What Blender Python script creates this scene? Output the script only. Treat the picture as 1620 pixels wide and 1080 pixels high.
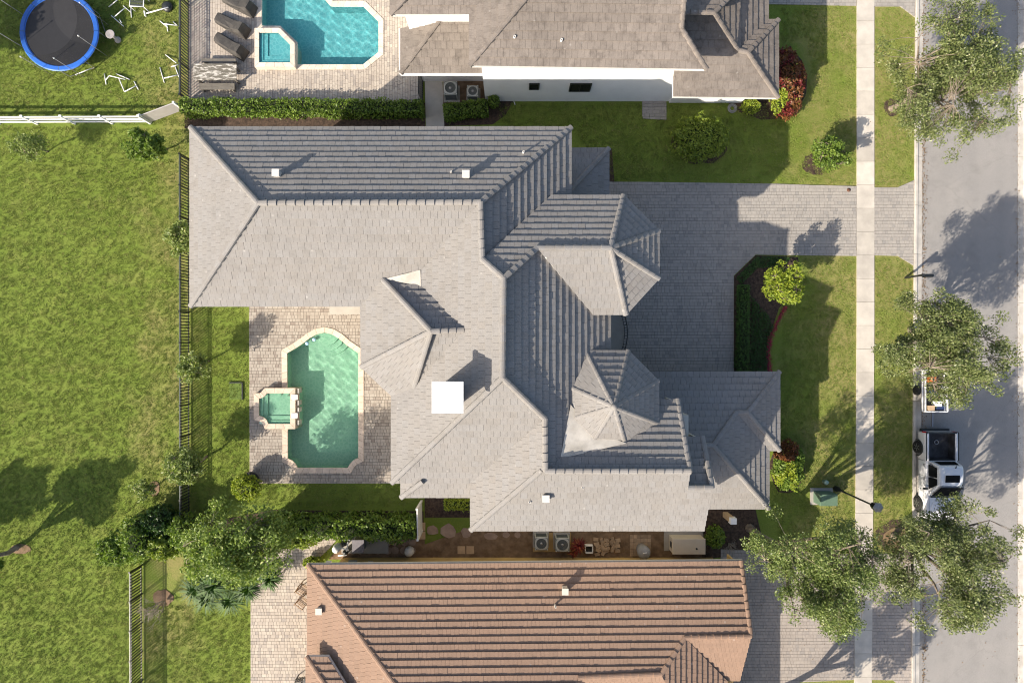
import bpy, math, random
from mathutils import Vector, Matrix, noise as mnoise
from mathutils.geometry import tessellate_polygon
R = math.radians
random.seed(11)
for o in list(bpy.data.objects): bpy.data.objects.remove(o)
sc = bpy.context.scene
COL = sc.collection

# ------------------------------------------------------------------ camera, sky, sun, exposure
H, FPX = 35.0, 900.0            # drone height in metres, focal length in photo pixels (1620 wide)
cam = bpy.data.cameras.new('camera'); cam.sensor_width = 36.0; cam.lens = 36.0 * FPX / 1620.0
cam.clip_end = 2000.0
camo = bpy.data.objects.new('camera', cam); COL.objects.link(camo); camo.location = (0, 0, H)
sc.camera = camo
SUN = Vector((1.26, 0.99, -1.0)).normalized()          # direction the light travels
w = bpy.data.worlds.new('World'); sc.world = w; w.use_nodes = True
wn = w.node_tree; bg = wn.nodes['Background']
sky = wn.nodes.new('ShaderNodeTexSky'); sky.sky_type = 'NISHITA'; sky.sun_disc = False
sky.sun_elevation = math.asin(-SUN.z); sky.sun_rotation = math.atan2(-SUN.x, -SUN.y) % (2 * math.pi)
sky.air_density = 1.0; sky.dust_density = 2.6; sky.ozone_density = 0.6
wn.links.new(sky.outputs[0], bg.inputs[0]); bg.inputs[1].default_value = 0.12
sl = bpy.data.lights.new('sun', 'SUN'); sl.energy = 5.0; sl.angle = R(0.53); sl.color = (1.0, 0.89, 0.74)
sl.cycles.is_caustics_light = True
so = bpy.data.objects.new('sun', sl); COL.objects.link(so)
so.rotation_euler = SUN.to_track_quat('-Z', 'Y').to_euler(); so.location = (-30, -25, 40)
sc.view_settings.view_transform = 'Standard'; sc.view_settings.look = 'None'
sc.view_settings.gamma = 1.0; sc.view_settings.use_curve_mapping = False
sc.view_settings.exposure = 0.9
sc.cycles.use_denoising = True; sc.cycles.filter_width = 1.1
sc.cycles.max_bounces = 8; sc.cycles.transparent_max_bounces = 24; sc.cycles.diffuse_bounces = 3
sc.cycles.sample_clamp_indirect = 4.0

# ------------------------------------------------------------------ measuring helpers
def P(px, py, z=0.0):
    """where the sight line of a photo pixel meets height z"""
    s = (H - z) / FPX
    return Vector(((px - 810) * s, (540 - py) * s, z))
def PP(pts, z=0.0): return [P(x, y, z) for x, y in pts]

# ------------------------------------------------------------------ mesh builder
class MB:
    def __init__(s): s.v = []; s.f = []; s.t = []; s.sm = []
    def face(s, pts, tint=.5, smooth=False):
        k = len(s.v); s.v += [tuple(p) for p in pts]; s.f.append(tuple(range(k, k + len(pts)))); s.t.append(tint); s.sm.append(smooth)
    def add(s, verts, faces, tint=.5, smooth=False):
        k = len(s.v); s.v += [tuple(p) for p in verts]
        for f in faces: s.f.append(tuple(i + k for i in f)); s.t.append(tint); s.sm.append(smooth)
    def prism(s, top, bot, tint=.5, bottom=False):
        n = len(top); k = len(s.v); s.v += [tuple(p) for p in top] + [tuple(p) for p in bot]
        fs = [tuple(range(k, k + n))] + [(k + i, k + n + i, k + n + (i + 1) % n, k + (i + 1) % n) for i in range(n)]
        if bottom: fs.append(tuple(range(k + 2 * n - 1, k + n - 1, -1)))
        for f in fs: s.f.append(f); s.t.append(tint); s.sm.append(False)
    def box(s, c, d, rz=0.0, tint=.5, mat=None, taper=1.0):
        """box with centre c, size d; top scaled by taper"""
        vs = []
        for z in (-1, 1):
            k = taper if z > 0 else 1.0
            for x, y in ((-1, -1), (1, -1), (1, 1), (-1, 1)):
                p = Vector((x * d[0] / 2 * k, y * d[1] / 2 * k, z * d[2] / 2))
                if mat is not None: p = mat @ p
                if rz: p = Matrix.Rotation(rz, 3, 'Z') @ p
                vs.append(p + Vector(c))
        s.add(vs, [(3, 2, 1, 0), (4, 5, 6, 7), (0, 1, 5, 4), (1, 2, 6, 5), (2, 3, 7, 6), (3, 0, 4, 7)], tint)
    def bar(s, a, b, w, h=None, tint=.5):
        """square bar from a to b"""
        a, b = Vector(a), Vector(b); d = b - a; L = d.length
        if L < 1e-6: return
        h = h or w; d.normalize()
        up = Vector((0, 0, 1)) if abs(d.z) < .95 else Vector((0, 1, 0))
        x = d.cross(up).normalized(); y = x.cross(d).normalized()
        vs = []
        for p in (a, b):
            for i, j in ((-1, -1), (1, -1), (1, 1), (-1, 1)): vs.append(p + x * i * w / 2 + y * j * h / 2)
        s.add(vs, [(0, 1, 2, 3), (7, 6, 5, 4), (0, 4, 5, 1), (1, 5, 6, 2), (2, 6, 7, 3), (3, 7, 4, 0)], tint)
    def tube(s, pts, rad, n=8, tint=.5, cap=True, smooth=True):
        pts = [Vector(p) for p in pts]; rad = rad if isinstance(rad, (list, tuple)) else [rad] * len(pts)
        k = len(s.v); ux = None
        for i, p in enumerate(pts):
            d = (pts[min(i + 1, len(pts) - 1)] - pts[max(i - 1, 0)])
            d = d.normalized() if d.length > 1e-9 else Vector((0, 0, 1))
            if ux is None: ux = d.orthogonal().normalized()
            ux = (ux - d * ux.dot(d)); ux = ux.normalized() if ux.length > 1e-6 else d.orthogonal().normalized()
            uy = d.cross(ux)
            for j in range(n):
                a = 2 * math.pi * j / n; s.v.append(tuple(p + (ux * math.cos(a) + uy * math.sin(a)) * rad[i]))
        for i in range(len(pts) - 1):
            for j in range(n):
                s.f.append((k + i * n + j, k + i * n + (j + 1) % n, k + (i + 1) * n + (j + 1) % n, k + (i + 1) * n + j)); s.t.append(tint); s.sm.append(smooth)
        if cap:
            s.f.append(tuple(k + j for j in reversed(range(n)))); s.t.append(tint); s.sm.append(False)
            s.f.append(tuple(k + (len(pts) - 1) * n + j for j in range(n))); s.t.append(tint); s.sm.append(False)
    def lathe(s, c, prof, n=16, tint=.5, smooth=True):
        """profile [(r,z)..] around the vertical through c"""
        k = len(s.v); c = Vector(c)
        for r, z in prof:
            for j in range(n):
                a = 2 * math.pi * j / n; s.v.append((c.x + r * math.cos(a), c.y + r * math.sin(a), c.z + z))
        for i in range(len(prof) - 1):
            for j in range(n):
                s.f.append((k + i * n + j, k + i * n + (j + 1) % n, k + (i + 1) * n + (j + 1) % n, k + (i + 1) * n + j)); s.t.append(tint); s.sm.append(smooth)
        if prof[0][0] > 1e-4: s.f.append(tuple(k + j for j in reversed(range(n)))); s.t.append(tint); s.sm.append(False)
        if prof[-1][0] > 1e-4: s.f.append(tuple(k + (len(prof) - 1) * n + j for j in range(n))); s.t.append(tint); s.sm.append(False)
    def mesh(s, name, m):
        me = bpy.data.meshes.new(name); me.from_pydata(s.v, [], s.f)
        me.attributes.new('tint', 'FLOAT', 'FACE').data.foreach_set('value', s.t)
        me.polygons.foreach_set('use_smooth', s.sm)
        if m: me.materials.append(m)
        me.update(); return me
    def build(s, name, m, parent=None, **kw):
        return link(name, s.mesh(name, m), parent, **kw)

def link(name, me, parent=None, label=None, cat=None, group=None, kind=None, loc=None, rz=None):
    o = bpy.data.objects.new(name, me); COL.objects.link(o)
    if parent: o.parent = parent
    if loc is not None: o.location = loc
    if rz is not None: o.rotation_euler = (0, 0, rz)
    return tag(o, label, cat, group, kind)
def tag(o, label=None, cat=None, group=None, kind=None):
    if label: o['label'] = label
    if cat: o['category'] = cat
    if group: o['group'] = group
    if kind: o['kind'] = kind
    return o
def thing(name, label, cat, loc=(0, 0, 0), rz=0.0, group=None):
    return link(name, None, None, label, cat, group, loc=loc, rz=rz)
def copy_tree(o, parent=None):
    c = o.copy(); COL.objects.link(c); c.parent = parent
    for ch in list(o.children): copy_tree(ch, c)
    return c

# ------------------------------------------------------------------ materials
class NT:
    def __init__(s, name):
        s.m = bpy.data.materials.new(name); s.m.use_nodes = True; s.t = s.m.node_tree; s.t.nodes.clear()
        s.out = s.t.nodes.new('ShaderNodeOutputMaterial'); s._pos = None
    def n(s, typ, out=0, ins=None, **attrs):
        nd = s.t.nodes.new(typ)
        for k, v in attrs.items(): setattr(nd, k, v)
        for k, v in (ins or {}).items():
            sk = nd.inputs[k]
            if isinstance(v, bpy.types.NodeSocket): s.t.links.new(v, sk)
            else:
                if sk.type == 'RGBA' and len(v) == 3: v = (*v, 1)
                sk.default_value = v
        return nd.outputs[out]
    def pos(s):
        if s._pos is None: s._pos = s.n('ShaderNodeNewGeometry')
        return s._pos
    def noise(s, scale, detail=3, rough=.55, vec=None, dist=0.0):
        return s.n('ShaderNodeTexNoise', 0, {'Vector': vec or s.pos(), 'Scale': scale, 'Detail': detail, 'Roughness': rough, 'Distortion': dist})
    def ramp(s, fac, a, b, lo=0.0, hi=1.0):
        return s.n('ShaderNodeMapRange', 0, {'Value': fac, 'From Min': a, 'From Max': b, 'To Min': lo, 'To Max': hi})
    def mix(s, f, a, b, mode='MIX'):
        return s.n('ShaderNodeMixRGB', 0, {0: f, 1: a, 2: b}, blend_type=mode)
    def attr(s, name='tint'): return s.n('ShaderNodeAttribute', 2, attribute_name=name)
    def surf(s, sh): s.t.links.new(sh, s.out.inputs[0]); return s.m
    def pbsdf(s, col, rough=.8, spec=.3, metal=0.0, bump=None, bstr=.2, bdist=.02, ins=None):
        d = {'Base Color': col, 'Roughness': rough, 'Metallic': metal, 'Specular IOR Level': spec}
        if bump is not None: d['Normal'] = s.n('ShaderNodeBump', 0, {'Strength': bstr, 'Distance': bdist, 'Height': bump})
        d.update(ins or {})
        return s.n('ShaderNodeBsdfPrincipled', 0, d)

def basic(name, base, rough=.8, var=.18, scale=3.0, col2=None, tint=0.0, bump=.25, bscale=40.0, spec=.3, metal=0.0, mid=(.4, .65)):
    g = NT(name); col = base if len(base) == 4 else (*base, 1)
    if col2 is not None:
        col = g.mix(g.ramp(g.noise(scale * .6, 4), mid[0], mid[1]), col, col2)
    k = g.ramp(g.noise(scale, 5, .65), .25, .75, 1 - var, 1 + var)
    if tint:
        tt = g.ramp(g.attr(), 0, 1, 1 - tint, 1 + tint)
        k = g.n('ShaderNodeMath', 0, {0: k, 1: tt}, operation='MULTIPLY')
    col = g.mix(1.0, col, g.n('ShaderNodeCombineXYZ', 0, {0: k, 1: k, 2: k}), 'MULTIPLY')
    return g.surf(g.pbsdf(col, rough, spec, metal, g.noise(bscale, 3) if bump else None, bump))

def tile_mat(name, c1, c2, dirt, stain=.4):
    g = NT(name); t = g.attr()
    col = g.mix(g.ramp(t, 0, 1), c1, c2)
    big = g.ramp(g.noise(.28, 4, .6), .4, .66, 0, .55)
    col = g.mix(big, col, c2)
    grime = g.ramp(g.noise(2.2, 6, .7), .48, .75, 0, stain)
    col = g.mix(grime, col, dirt)
    sp = g.n('ShaderNodeTexVoronoi', 0, {'Vector': g.pos(), 'Scale': 1.3})
    col = g.mix(g.ramp(sp, .02, .1, .25, 0), col, (.55, .53, .5))
    k = g.ramp(g.noise(22, 4, .7), .3, .7, .86, 1.12)
    k2 = g.ramp(t, 0, 1, .87, 1.1)
    k = g.n('ShaderNodeMath', 0, {0: k, 1: k2}, operation='MULTIPLY')
    col = g.mix(1.0, col, g.n('ShaderNodeCombineXYZ', 0, {0: k, 1: k, 2: k}), 'MULTIPLY')
    return g.surf(g.pbsdf(col, .85, .25, 0, g.noise(60, 3), .3, .01))

def paver_mat(name, c1, c2, c3, dirt=(.12, .1, .09)):
    g = NT(name); t = g.attr()
    col = g.mix(g.ramp(t, .0, .6), c1, c2)
    col = g.mix(g.ramp(t, .72, 1.0), col, c3)
    col = g.mix(g.ramp(g.noise(.5, 5, .65), .5, .78, 0, .45), col, dirt)
    col = g.mix(g.ramp(g.noise(3.5, 5, .7), .52, .8, 0, .35), col, dirt)
    k = g.ramp(g.noise(45, 4, .7), .3, .7, .85, 1.13)
    col = g.mix(1.0, col, g.n('ShaderNodeCombineXYZ', 0, {0: k, 1: k, 2: k}), 'MULTIPLY')
    return g.surf(g.pbsdf(col, .85, .25, 0, g.noise(70, 3), .35, .008))

def leaf_mat(name, lo, hi, old=None, trans=.3, gloss=.5):
    g = NT(name); t = g.attr()
    col = g.mix(t, lo, hi)
    if old is not None: col = g.mix(g.ramp(t, .86, 1.0), col, old)
    col = g.mix(g.ramp(g.noise(1.3, 3), .35, .7, 0, .35), col, lo)
    pb = g.pbsdf(col, gloss, .35)
    tr = g.n('ShaderNodeBsdfTranslucent', 0, {'Color': g.mix(1.0, col, (1.15, 1.25, .5, 1), 'MULTIPLY')})
    return g.surf(g.n('ShaderNodeMixShader', 0, {0: trans, 1: pb, 2: tr}))

def grass_mat(name, blade=False):
    g = NT(name)
    A, B, C, D, E = (.138, .197, .032), (.172, .236, .042), (.24, .265, .066), (.32, .26, .12), (.085, .13, .016)
    n1 = g.noise(.16, 4, .6); n2 = g.noise(.9, 5, .65); n3 = g.noise(9, 4, .7); n4 = g.noise(38, 3, .7)
    col = g.mix(g.ramp(n1, .36, .64), A, B)
    col = g.mix(g.ramp(n2, .46, .74, 0, .5), col, C)
    if blade:
        r = g.n('ShaderNodeObjectInfo', 5)
        col = g.mix(g.ramp(r, .0, 1, 0, .6), col, C)
        col = g.mix(g.ramp(r, .9, 1.0, 0, .6), col, D)
        pb = g.pbsdf(col, .6, .25)
        tr = g.n('ShaderNodeBsdfTranslucent', 0, {'Color': col})
        return g.surf(g.n('ShaderNodeMixShader', 0, {0: .25, 1: pb, 2: tr}))
    # worn, straw coloured turf close to the fence line and scattered dry patches
    x = g.n('ShaderNodeSeparateXYZ', 0, {0: g.pos()})
    front = g.ramp(x, 15.0, 19.0, 0, .26)
    nearf = g.ramp(g.n('ShaderNodeMath', 0, {0: g.n('ShaderNodeMath', 0, {0: x, 1: 21.2}, operation='ADD')}, operation='ABSOLUTE'), 1.0, 3.2, .2, 0)
    dry = g.n('ShaderNodeMath', 0, {0: g.noise(.42, 5, .7), 1: g.n('ShaderNodeMath', 0, {0: nearf, 1: front}, operation='ADD')}, operation='ADD')
    col = g.mix(g.ramp(dry, .6, .84, 0, .7), col, D)
    mow = g.n('ShaderNodeTexWave', 1, {'Vector': g.pos(), 'Scale': .28, 'Distortion': 1.2, 'Detail': 3, 'Detail Scale': .6}, bands_direction='Y')
    col = g.mix(g.ramp(mow, .3, .8, 0, .16), col, C)
    col = g.mix(g.ramp(n3, .5, .75, 0, .5), col, E)
    col = g.mix(g.ramp(n4, .52, .72, 0, .55), col, C)
    col = g.mix(g.ramp(n4, .46, .3, 0, .55), col, E)
    h = g.n('ShaderNodeMath', 0, {0: n4, 1: n3}, operation='ADD')
    return g.surf(g.pbsdf(col, .9, .1, 0, h, .9, .06))

def glass_mat(name, col=(.012, .014, .016), rough=.08):
    g = NT(name); return g.surf(g.pbsdf((*col, 1), .16, .1))

def water_mat(name, tint):
    g = NT(name)
    return g.surf(g.n('ShaderNodeBsdfGlass', 0, {'Color': (*tint, 1), 'Roughness': 0.0, 'IOR': 1.33}))

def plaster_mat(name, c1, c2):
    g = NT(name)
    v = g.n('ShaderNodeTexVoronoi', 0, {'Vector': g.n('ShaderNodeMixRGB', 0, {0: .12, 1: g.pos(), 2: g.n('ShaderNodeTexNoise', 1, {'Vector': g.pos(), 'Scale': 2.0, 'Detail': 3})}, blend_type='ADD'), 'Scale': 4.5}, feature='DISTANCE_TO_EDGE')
    col = g.mix(g.ramp(v, 0, .16, .55, 0), c1, c2)  # pale net along cell edges imitates caustic light, painted into the plaster
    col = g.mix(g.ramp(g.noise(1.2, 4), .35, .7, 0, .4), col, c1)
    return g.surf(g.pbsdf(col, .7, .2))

MAT = {}
MAT['roof'] = tile_mat('roof_tile_grey', (.248, .233, .218), (.2, .194, .19), (.12, .115, .11), .35)
MAT['roof_tan'] = tile_mat('roof_tile_tan', (.245, .214, .19), (.15, .131, .116), (.085, .073, .065), .8)
MAT['roof_pink'] = tile_mat('roof_tile_terracotta', (.285, .193, .14), (.24, .16, .116), (.16, .11, .083), .3)
MAT['deck'] = basic('roof_underlay', (.1, .095, .09))
MAT['cricket'] = basic('white_roof_membrane', (.52, .49, .44), .8, .2, 1.5, (.42, .39, .34))
MAT['fascia'] = basic('white_fascia', (.6, .59, .57), .5, .08)
MAT['white_wall'] = basic('white_stucco', (.74, .75, .76), .85, .06, 1.0, bump=.3, bscale=90)
MAT['cream_wall'] = basic('cream_stucco', (.5, .47, .41), .85, .08, 1.0)
MAT['ochre_wall'] = basic('ochre_stucco', (.52, .36, .13), .85, .12, 1.2, (.42, .29, .12))
MAT['drive'] = paver_mat('grey_pavers', (.295, .275, .253), (.325, .302, .276), (.25, .238, .225), (.19, .178, .165))
MAT['deck_paver'] = paver_mat('tan_deck_pavers', (.285, .25, .215), (.335, .302, .262), (.225, .19, .163), (.16, .135, .112))
MAT['cream_paver'] = paver_mat('cream_pavers', (.43, .385, .33), (.37, .325, .28), (.29, .26, .235), (.24, .2, .17))
MAT['pink_paver'] = paver_mat('pink_grey_pavers', (.345, .305, .272), (.315, .28, .252), (.27, .246, .23), (.2, .172, .152))
MAT['joint'] = basic('jointing_sand', (.085, .078, .07), .95)
MAT['asphalt'] = basic('asphalt', (.25, .241, .232), .9, .08, 1.0, (.232, .224, .217), 0, .6, 55)
def asphalt_mat():
    g = NT('asphalt'); x = g.n('ShaderNodeSeparateXYZ', 0, {0: g.pos()})
    col = g.mix(g.ramp(g.noise(.35, 4, .6), .35, .7), (.262, .25, .238, 1), (.232, .224, .217, 1))
    wv = g.n('ShaderNodeMath', 0, {0: g.n('ShaderNodeMath', 0, {0: x, 1: 3.6}, operation='MULTIPLY')}, operation='SINE')
    col = g.mix(g.ramp(wv, .1, 1, 0, .16), col, (.19, .185, .18, 1))
    col = g.mix(g.ramp(g.noise(.9, 6, .72), .5, .74, 0, .5), col, (.17, .162, .155, 1))
    v = g.n('ShaderNodeTexVoronoi', 0, {'Vector': g.n('ShaderNodeMixRGB', 0, {0: .35, 1: g.pos(), 2: g.n('ShaderNodeTexNoise', 1, {'Vector': g.pos(), 'Scale': 1.2, 'Detail': 4})}, blend_type='ADD'), 'Scale': .22}, feature='DISTANCE_TO_EDGE')
    col = g.mix(g.ramp(v, .001, .005, .2, 0), col, (.12, .115, .11, 1))
    k = g.ramp(g.noise(28, 4, .75), .3, .7, .78, 1.2)
    col = g.mix(1.0, col, g.n('ShaderNodeCombineXYZ', 0, {0: k, 1: k, 2: k}), 'MULTIPLY')
    return g.surf(g.pbsdf(col, .9, .2, 0, g.noise(60, 3), .6, .01))
MAT['asphalt'] = asphalt_mat()
MAT['concrete'] = basic('sidewalk_concrete', (.47, .435, .385), .85, .12, 1.5, (.4, .37, .33), .12, .3, 60)
MAT['kerb'] = basic('kerb_concrete', (.43, .405, .37), .85, .15, 2.0, (.34, .32, .29), .1)
MAT['slab'] = basic('grey_pad_concrete', (.33, .31, .28), .85, .12, 1.5)
MAT['grass'] = grass_mat('lawn'); MAT['blade'] = grass_mat('grass_blades', True)
MAT['mulch'] = basic('bark_mulch', (.075, .05, .036), .95, .45, 9, (.035, .024, .018), 0, 1.0, 30)
MAT['soil'] = basic('bare_soil', (.2, .135, .085), .95, .3, 3, (.13, .085, .05), 0, .8, 30)
MAT['black'] = basic('black_metal', (.018, .02, .02), .4, .2, 3, spec=.5)
MAT['white'] = basic('white_plastic', (.75, .75, .75), .5, .05)
MAT['grey'] = basic('grey_plastic', (.25, .25, .26), .5, .1)
MAT['bark'] = basic('pale_bark', (.24, .2, .155), .9, .35, 8, (.13, .105, .08), 0, .8, 25)
MAT['twig'] = basic('bare_twigs', (.36, .31, .25), .9, .2, 6)
MAT['coping'] = basic('travertine_coping', (.56, .46, .37), .8, .12, 4, (.5, .4, .32), .12)
MAT['leaf_oak'] = leaf_mat('oak_leaves', (.07, .1, .028), (.25, .28, .11), (.38, .36, .22), .25, .4)
MAT['leaf_mid'] = leaf_mat('shrub_leaves', (.065, .12, .018), (.24, .33, .055), None, .3)
MAT['leaf_lime'] = leaf_mat('lime_leaves', (.13, .2, .02), (.42, .46, .055), None, .3)
MAT['leaf_dark'] = leaf_mat('dark_leaves', (.02, .05, .01), (.07, .135, .026), None, .2, .4)
MAT['leaf_pale'] = leaf_mat('pale_leaves', (.11, .16, .04), (.33, .39, .13), (.42, .4, .19), .3)
MAT['leaf_red'] = leaf_mat('red_leaves', (.08, .012, .016), (.28, .05, .04), (.36, .16, .04), .25)
MAT['leaf_croton'] = leaf_mat('croton_leaves', (.09, .03, .018), (.3, .13, .04), (.3, .33, .05), .25)
MAT['leaf_cover'] = leaf_mat('ground_cover_leaves', (.025, .06, .012), (.06, .12, .025), None, .2)
MAT['flower'] = leaf_mat('red_flowers', (.2, .01, .035), (.5, .03, .1), None, .2)
MAT['glass'] = glass_mat('dark_glass')
MAT['leaf_oak2'] = leaf_mat('oak_leaves_green', (.07, .11, .026), (.25, .3, .095), (.37, .36, .19), .25, .4)
MAT['leaf_pale2'] = leaf_mat('grey_green_leaves', (.095, .15, .03), (.32, .41, .1), (.42, .45, .14), .3)
MAT['leaf_lime2'] = leaf_mat('yellow_green_leaves', (.1, .16, .02), (.33, .39, .06), None, .3)
MAT['leaf_dark2'] = leaf_mat('deep_green_leaves', (.03, .075, .014), (.1, .19, .035), None, .2)
MAT['leaf_palm'] = leaf_mat('palm_fronds', (.02, .06, .01), (.085, .17, .024), None, .2, .6)
MAT['litter'] = leaf_mat('dead_leaves', (.1, .06, .03), (.28, .18, .09), None, .1, .8)
g = NT('tinted_glass'); MAT['tinted'] = g.surf(g.pbsdf((.012, .013, .014, 1), .3, 0.0))

# ------------------------------------------------------------------ plane geometry helpers
def clip_rect(poly, x0, x1, y0, y1):
    for ax, val, keep in ((0, x0, 1), (0, x1, -1), (1, y0, 1), (1, y1, -1)):
        out = []
        for i in range(len(poly)):
            a, b = poly[i - 1], poly[i]
            da, db = (a[ax] - val) * keep, (b[ax] - val) * keep
            if (da >= 0) != (db >= 0):
                t = da / (da - db); out.append((a[0] + (b[0] - a[0]) * t, a[1] + (b[1] - a[1]) * t))
            if db >= 0: out.append(b)
        poly = out
        if len(poly) < 3: return []
    return poly
def area2(p): return sum(p[i - 1][0] * p[i][1] - p[i][0] * p[i - 1][1] for i in range(len(p))) / 2
def dedupe(p, e=1e-4):
    q = []
    for a in p:
        if not q or abs(a[0] - q[-1][0]) + abs(a[1] - q[-1][1]) > e: q.append(a)
    if len(q) > 1 and abs(q[0][0] - q[-1][0]) + abs(q[0][1] - q[-1][1]) <= e: q.pop()
    return q
def inside(p, poly):
    c = False
    for i in range(len(poly)):
        a, b = poly[i - 1], poly[i]
        if (a[1] > p[1]) != (b[1] > p[1]) and p[0] < (b[0] - a[0]) * (p[1] - a[1]) / (b[1] - a[1]) + a[0]: c = not c
    return c
def offset(poly, d):
    """push a polygon outwards by d (counter-clockwise or clockwise alike)"""
    s = 1 if area2(poly) > 0 else -1; out = []; n = len(poly)
    for i in range(n):
        p0, p1, p2 = Vector(poly[i - 1]), Vector(poly[i]), Vector(poly[(i + 1) % n])
        a, b = (p1 - p0).normalized(), (p2 - p1).normalized()
        na, nb = Vector((a.y, -a.x)) * s, Vector((b.y, -b.x)) * s
        m = (na + nb); m = m.normalized() if m.length > 1e-6 else na
        k = d / max(.4, m.dot(na)); out.append((p1.x + m.x * k, p1.y + m.y * k))
    return out
def XY(pts, z=0.0): return [(p.x, p.y) for p in PP(pts, z)]
def pieces(parent, name, items, m, limit=300):
    """items: (weight, MB). The largest become parts of their own, the rest one stuff part"""
    items = sorted(items, key=lambda a: -a[0])
    for wgt, mb in items[:limit]: mb.build(name, m, parent)
    rest = items[limit:]
    if rest:
        big = MB()
        for wgt, mb in rest:
            k = len(big.v); big.v += mb.v; big.f += [tuple(i + k for i in f) for f in mb.f]; big.t += mb.t; big.sm += mb.sm
        big.build(name + '_field', m, parent, kind='stuff')
def sheet(name, outline, holes, z, m, **kw):
    loops = [[Vector((x, y, 0)) for x, y in outline]] + [[Vector((x, y, 0)) for x, y in h] for h in holes]
    tris = tessellate_polygon(loops); vs = [v for l in loops for v in l]; mb = MB(); k = 0
    fs = []
    for t in tris:
        a, b, c = (vs[i] for i in t)
        fs.append(t if (b - a).cross(c - a).z > 0 else t[::-1])
    mb.add([(v.x, v.y, z) for v in vs], fs)
    return mb.build(name, m, **kw)
def pavers(parent, outline, holes, m, z, rowh=.2, lens=(.2, .3, .2, .15), ang=0.0, th=.05, gap=.014, name='paver'):
    ca, sa = math.cos(ang), math.sin(ang)
    loc = [(x * ca + y * sa, -x * sa + y * ca) for x, y in outline]
    hl = [[(x * ca + y * sa, -x * sa + y * ca) for x, y in h] for h in holes]
    xs, ys = [p[0] for p in loc], [p[1] for p in loc]
    mb = MB(); y = math.floor(min(ys) / rowh) * rowh; r = random.Random(int(abs(min(xs)) * 100) + 5)
    while y < max(ys):
        x = min(xs) - r.random() * .3
        while x < max(xs):
            L = r.choice(lens)
            c = (x + L / 2, y + rowh / 2)
            if not any(inside(c, h) for h in hl):
                q = dedupe(clip_rect(loc, x + gap / 2, x + L - gap / 2, y + gap / 2, y + rowh - gap / 2))
                if len(q) > 2 and abs(area2(q)) > .002:
                    if area2(q) < 0: q = q[::-1]
                    zz = z + r.uniform(-.003, .003)
                    t3 = [(a * ca - b * sa, a * sa + b * ca, zz) for a, b in q]
                    mb.prism(t3, [(a, b, z - th) for a, b, _ in t3], r.random())
            x += L
        y += rowh
    return mb.build(name, m, parent, kind='stuff')

# ------------------------------------------------------------------ pools: outlines
def arc(cx, cy, r, a0, a1, n=8): return [(cx + r * math.cos(R(a0 + (a1 - a0) * i / n)), cy - r * math.sin(R(a0 + (a1 - a0) * i / n))) for i in range(n + 1)]
POOL = [(454, 558), (468, 550), (480, 542), (490, 534), (502, 527.5), (514, 525), (526, 528), (537, 534.5), (549, 545), (568, 558),
        (568, 724), (561, 727), (555, 733), (551, 740), (471, 740), (467, 733), (462, 728), (455, 725), (455, 672), (473, 672), (473, 618), (454.5, 618)]
SPA = [(409, 629), (413, 629), (418, 626), (422, 621), (460, 621), (460, 671), (424, 671), (421, 664), (416, 660), (409, 658)]
POOL2 = [(414, -30), (515, -30), (515, 0), (524, 10), (575, 10), (600, 35), (600, 84), (575, 104), (470, 104), (470, 68), (444, 43), (414, 43)]
SPA2 = [(409, 51), (440, 51), (460, 71), (460, 100), (409, 100)]
pool_w, spa_w, pool2_w, spa2_w = XY(POOL), XY(SPA), XY(POOL2), XY(SPA2)

# ------------------------------------------------------------------ the ground
big = [(-400, -400), (400, -400), (400, 400), (-400, 400)]
sheet('ground', big, [offset(pool_w, .05), offset(pool2_w, .05)], 0.0, MAT['grass'], kind='structure')

def area_px(name, px, holes, z, m, **kw): return sheet(name, XY(px), holes, z, m, kind='structure', **kw)
road = area_px('road', [(1459, -60), (1612, -60), (1612, 1140), (1450, 1140)], [], .008, MAT['asphalt'])
def kx(y): return 1447.5 - .0062 * y
def kerb(name, xf, w_in):
    root = link(name, None, kind='structure'); y = -60.0; me = MB()
    L = 3.0
    prof = [(0, 0), (0, .10), (.04, .115), (.16, .115), (.22, .05), (.5, .025), (.5, 0)]
    if w_in < 0: prof = [(-x, z) for x, z in prof][::-1]
    vs = [(x, yy, z) for yy in (-(L - .02) / 2, (L - .02) / 2) for x, z in prof]; n = len(prof)
    me.add(vs, [tuple(range(n)), tuple(range(2 * n - 1, n - 1, -1))] + [(i, i + n, (i + 1) % n + n, (i + 1) % n) for i in range(n)])
    mesh = me.mesh('kerb_stone', MAT['kerb'])
    while y < 1150:
        p = P(xf(y), y + 38); link('kerb_stone', mesh, root, loc=(p.x, p.y, .002), rz=R(-.35) if w_in > 0 else 0)
        y += L * FPX / H
kerb('kerb', kx, 1)
kerb('kerb_far', lambda y: 1623, -1)
area_px('verge_far', [(1622, -60), (1700, -60), (1700, 1140), (1622, 1140)], [], .03, MAT['grass'])
# sidewalk of poured slabs
sw = link('sidewalk', None, kind='structure')
y = -40.0; sidx = 0
while y < 1120:
    x0 = 1355.0 - max(0, y - 500) * .007; x1 = x0 + 27.5; mb = MB()
    a, b = P(x0, y), P(x1, y + 36.6)
    zt = .05 + random.uniform(-.004, .004)
    mb.prism([(a.x, b.y, zt), (b.x, b.y, zt), (b.x, a.y, zt), (a.x, a.y, zt)], [(a.x, b.y, 0), (b.x, b.y, 0), (b.x, a.y, 0), (a.x, a.y, 0)], random.random())
    mb.build('slab', MAT['concrete'], sw); y += 37.0
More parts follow.
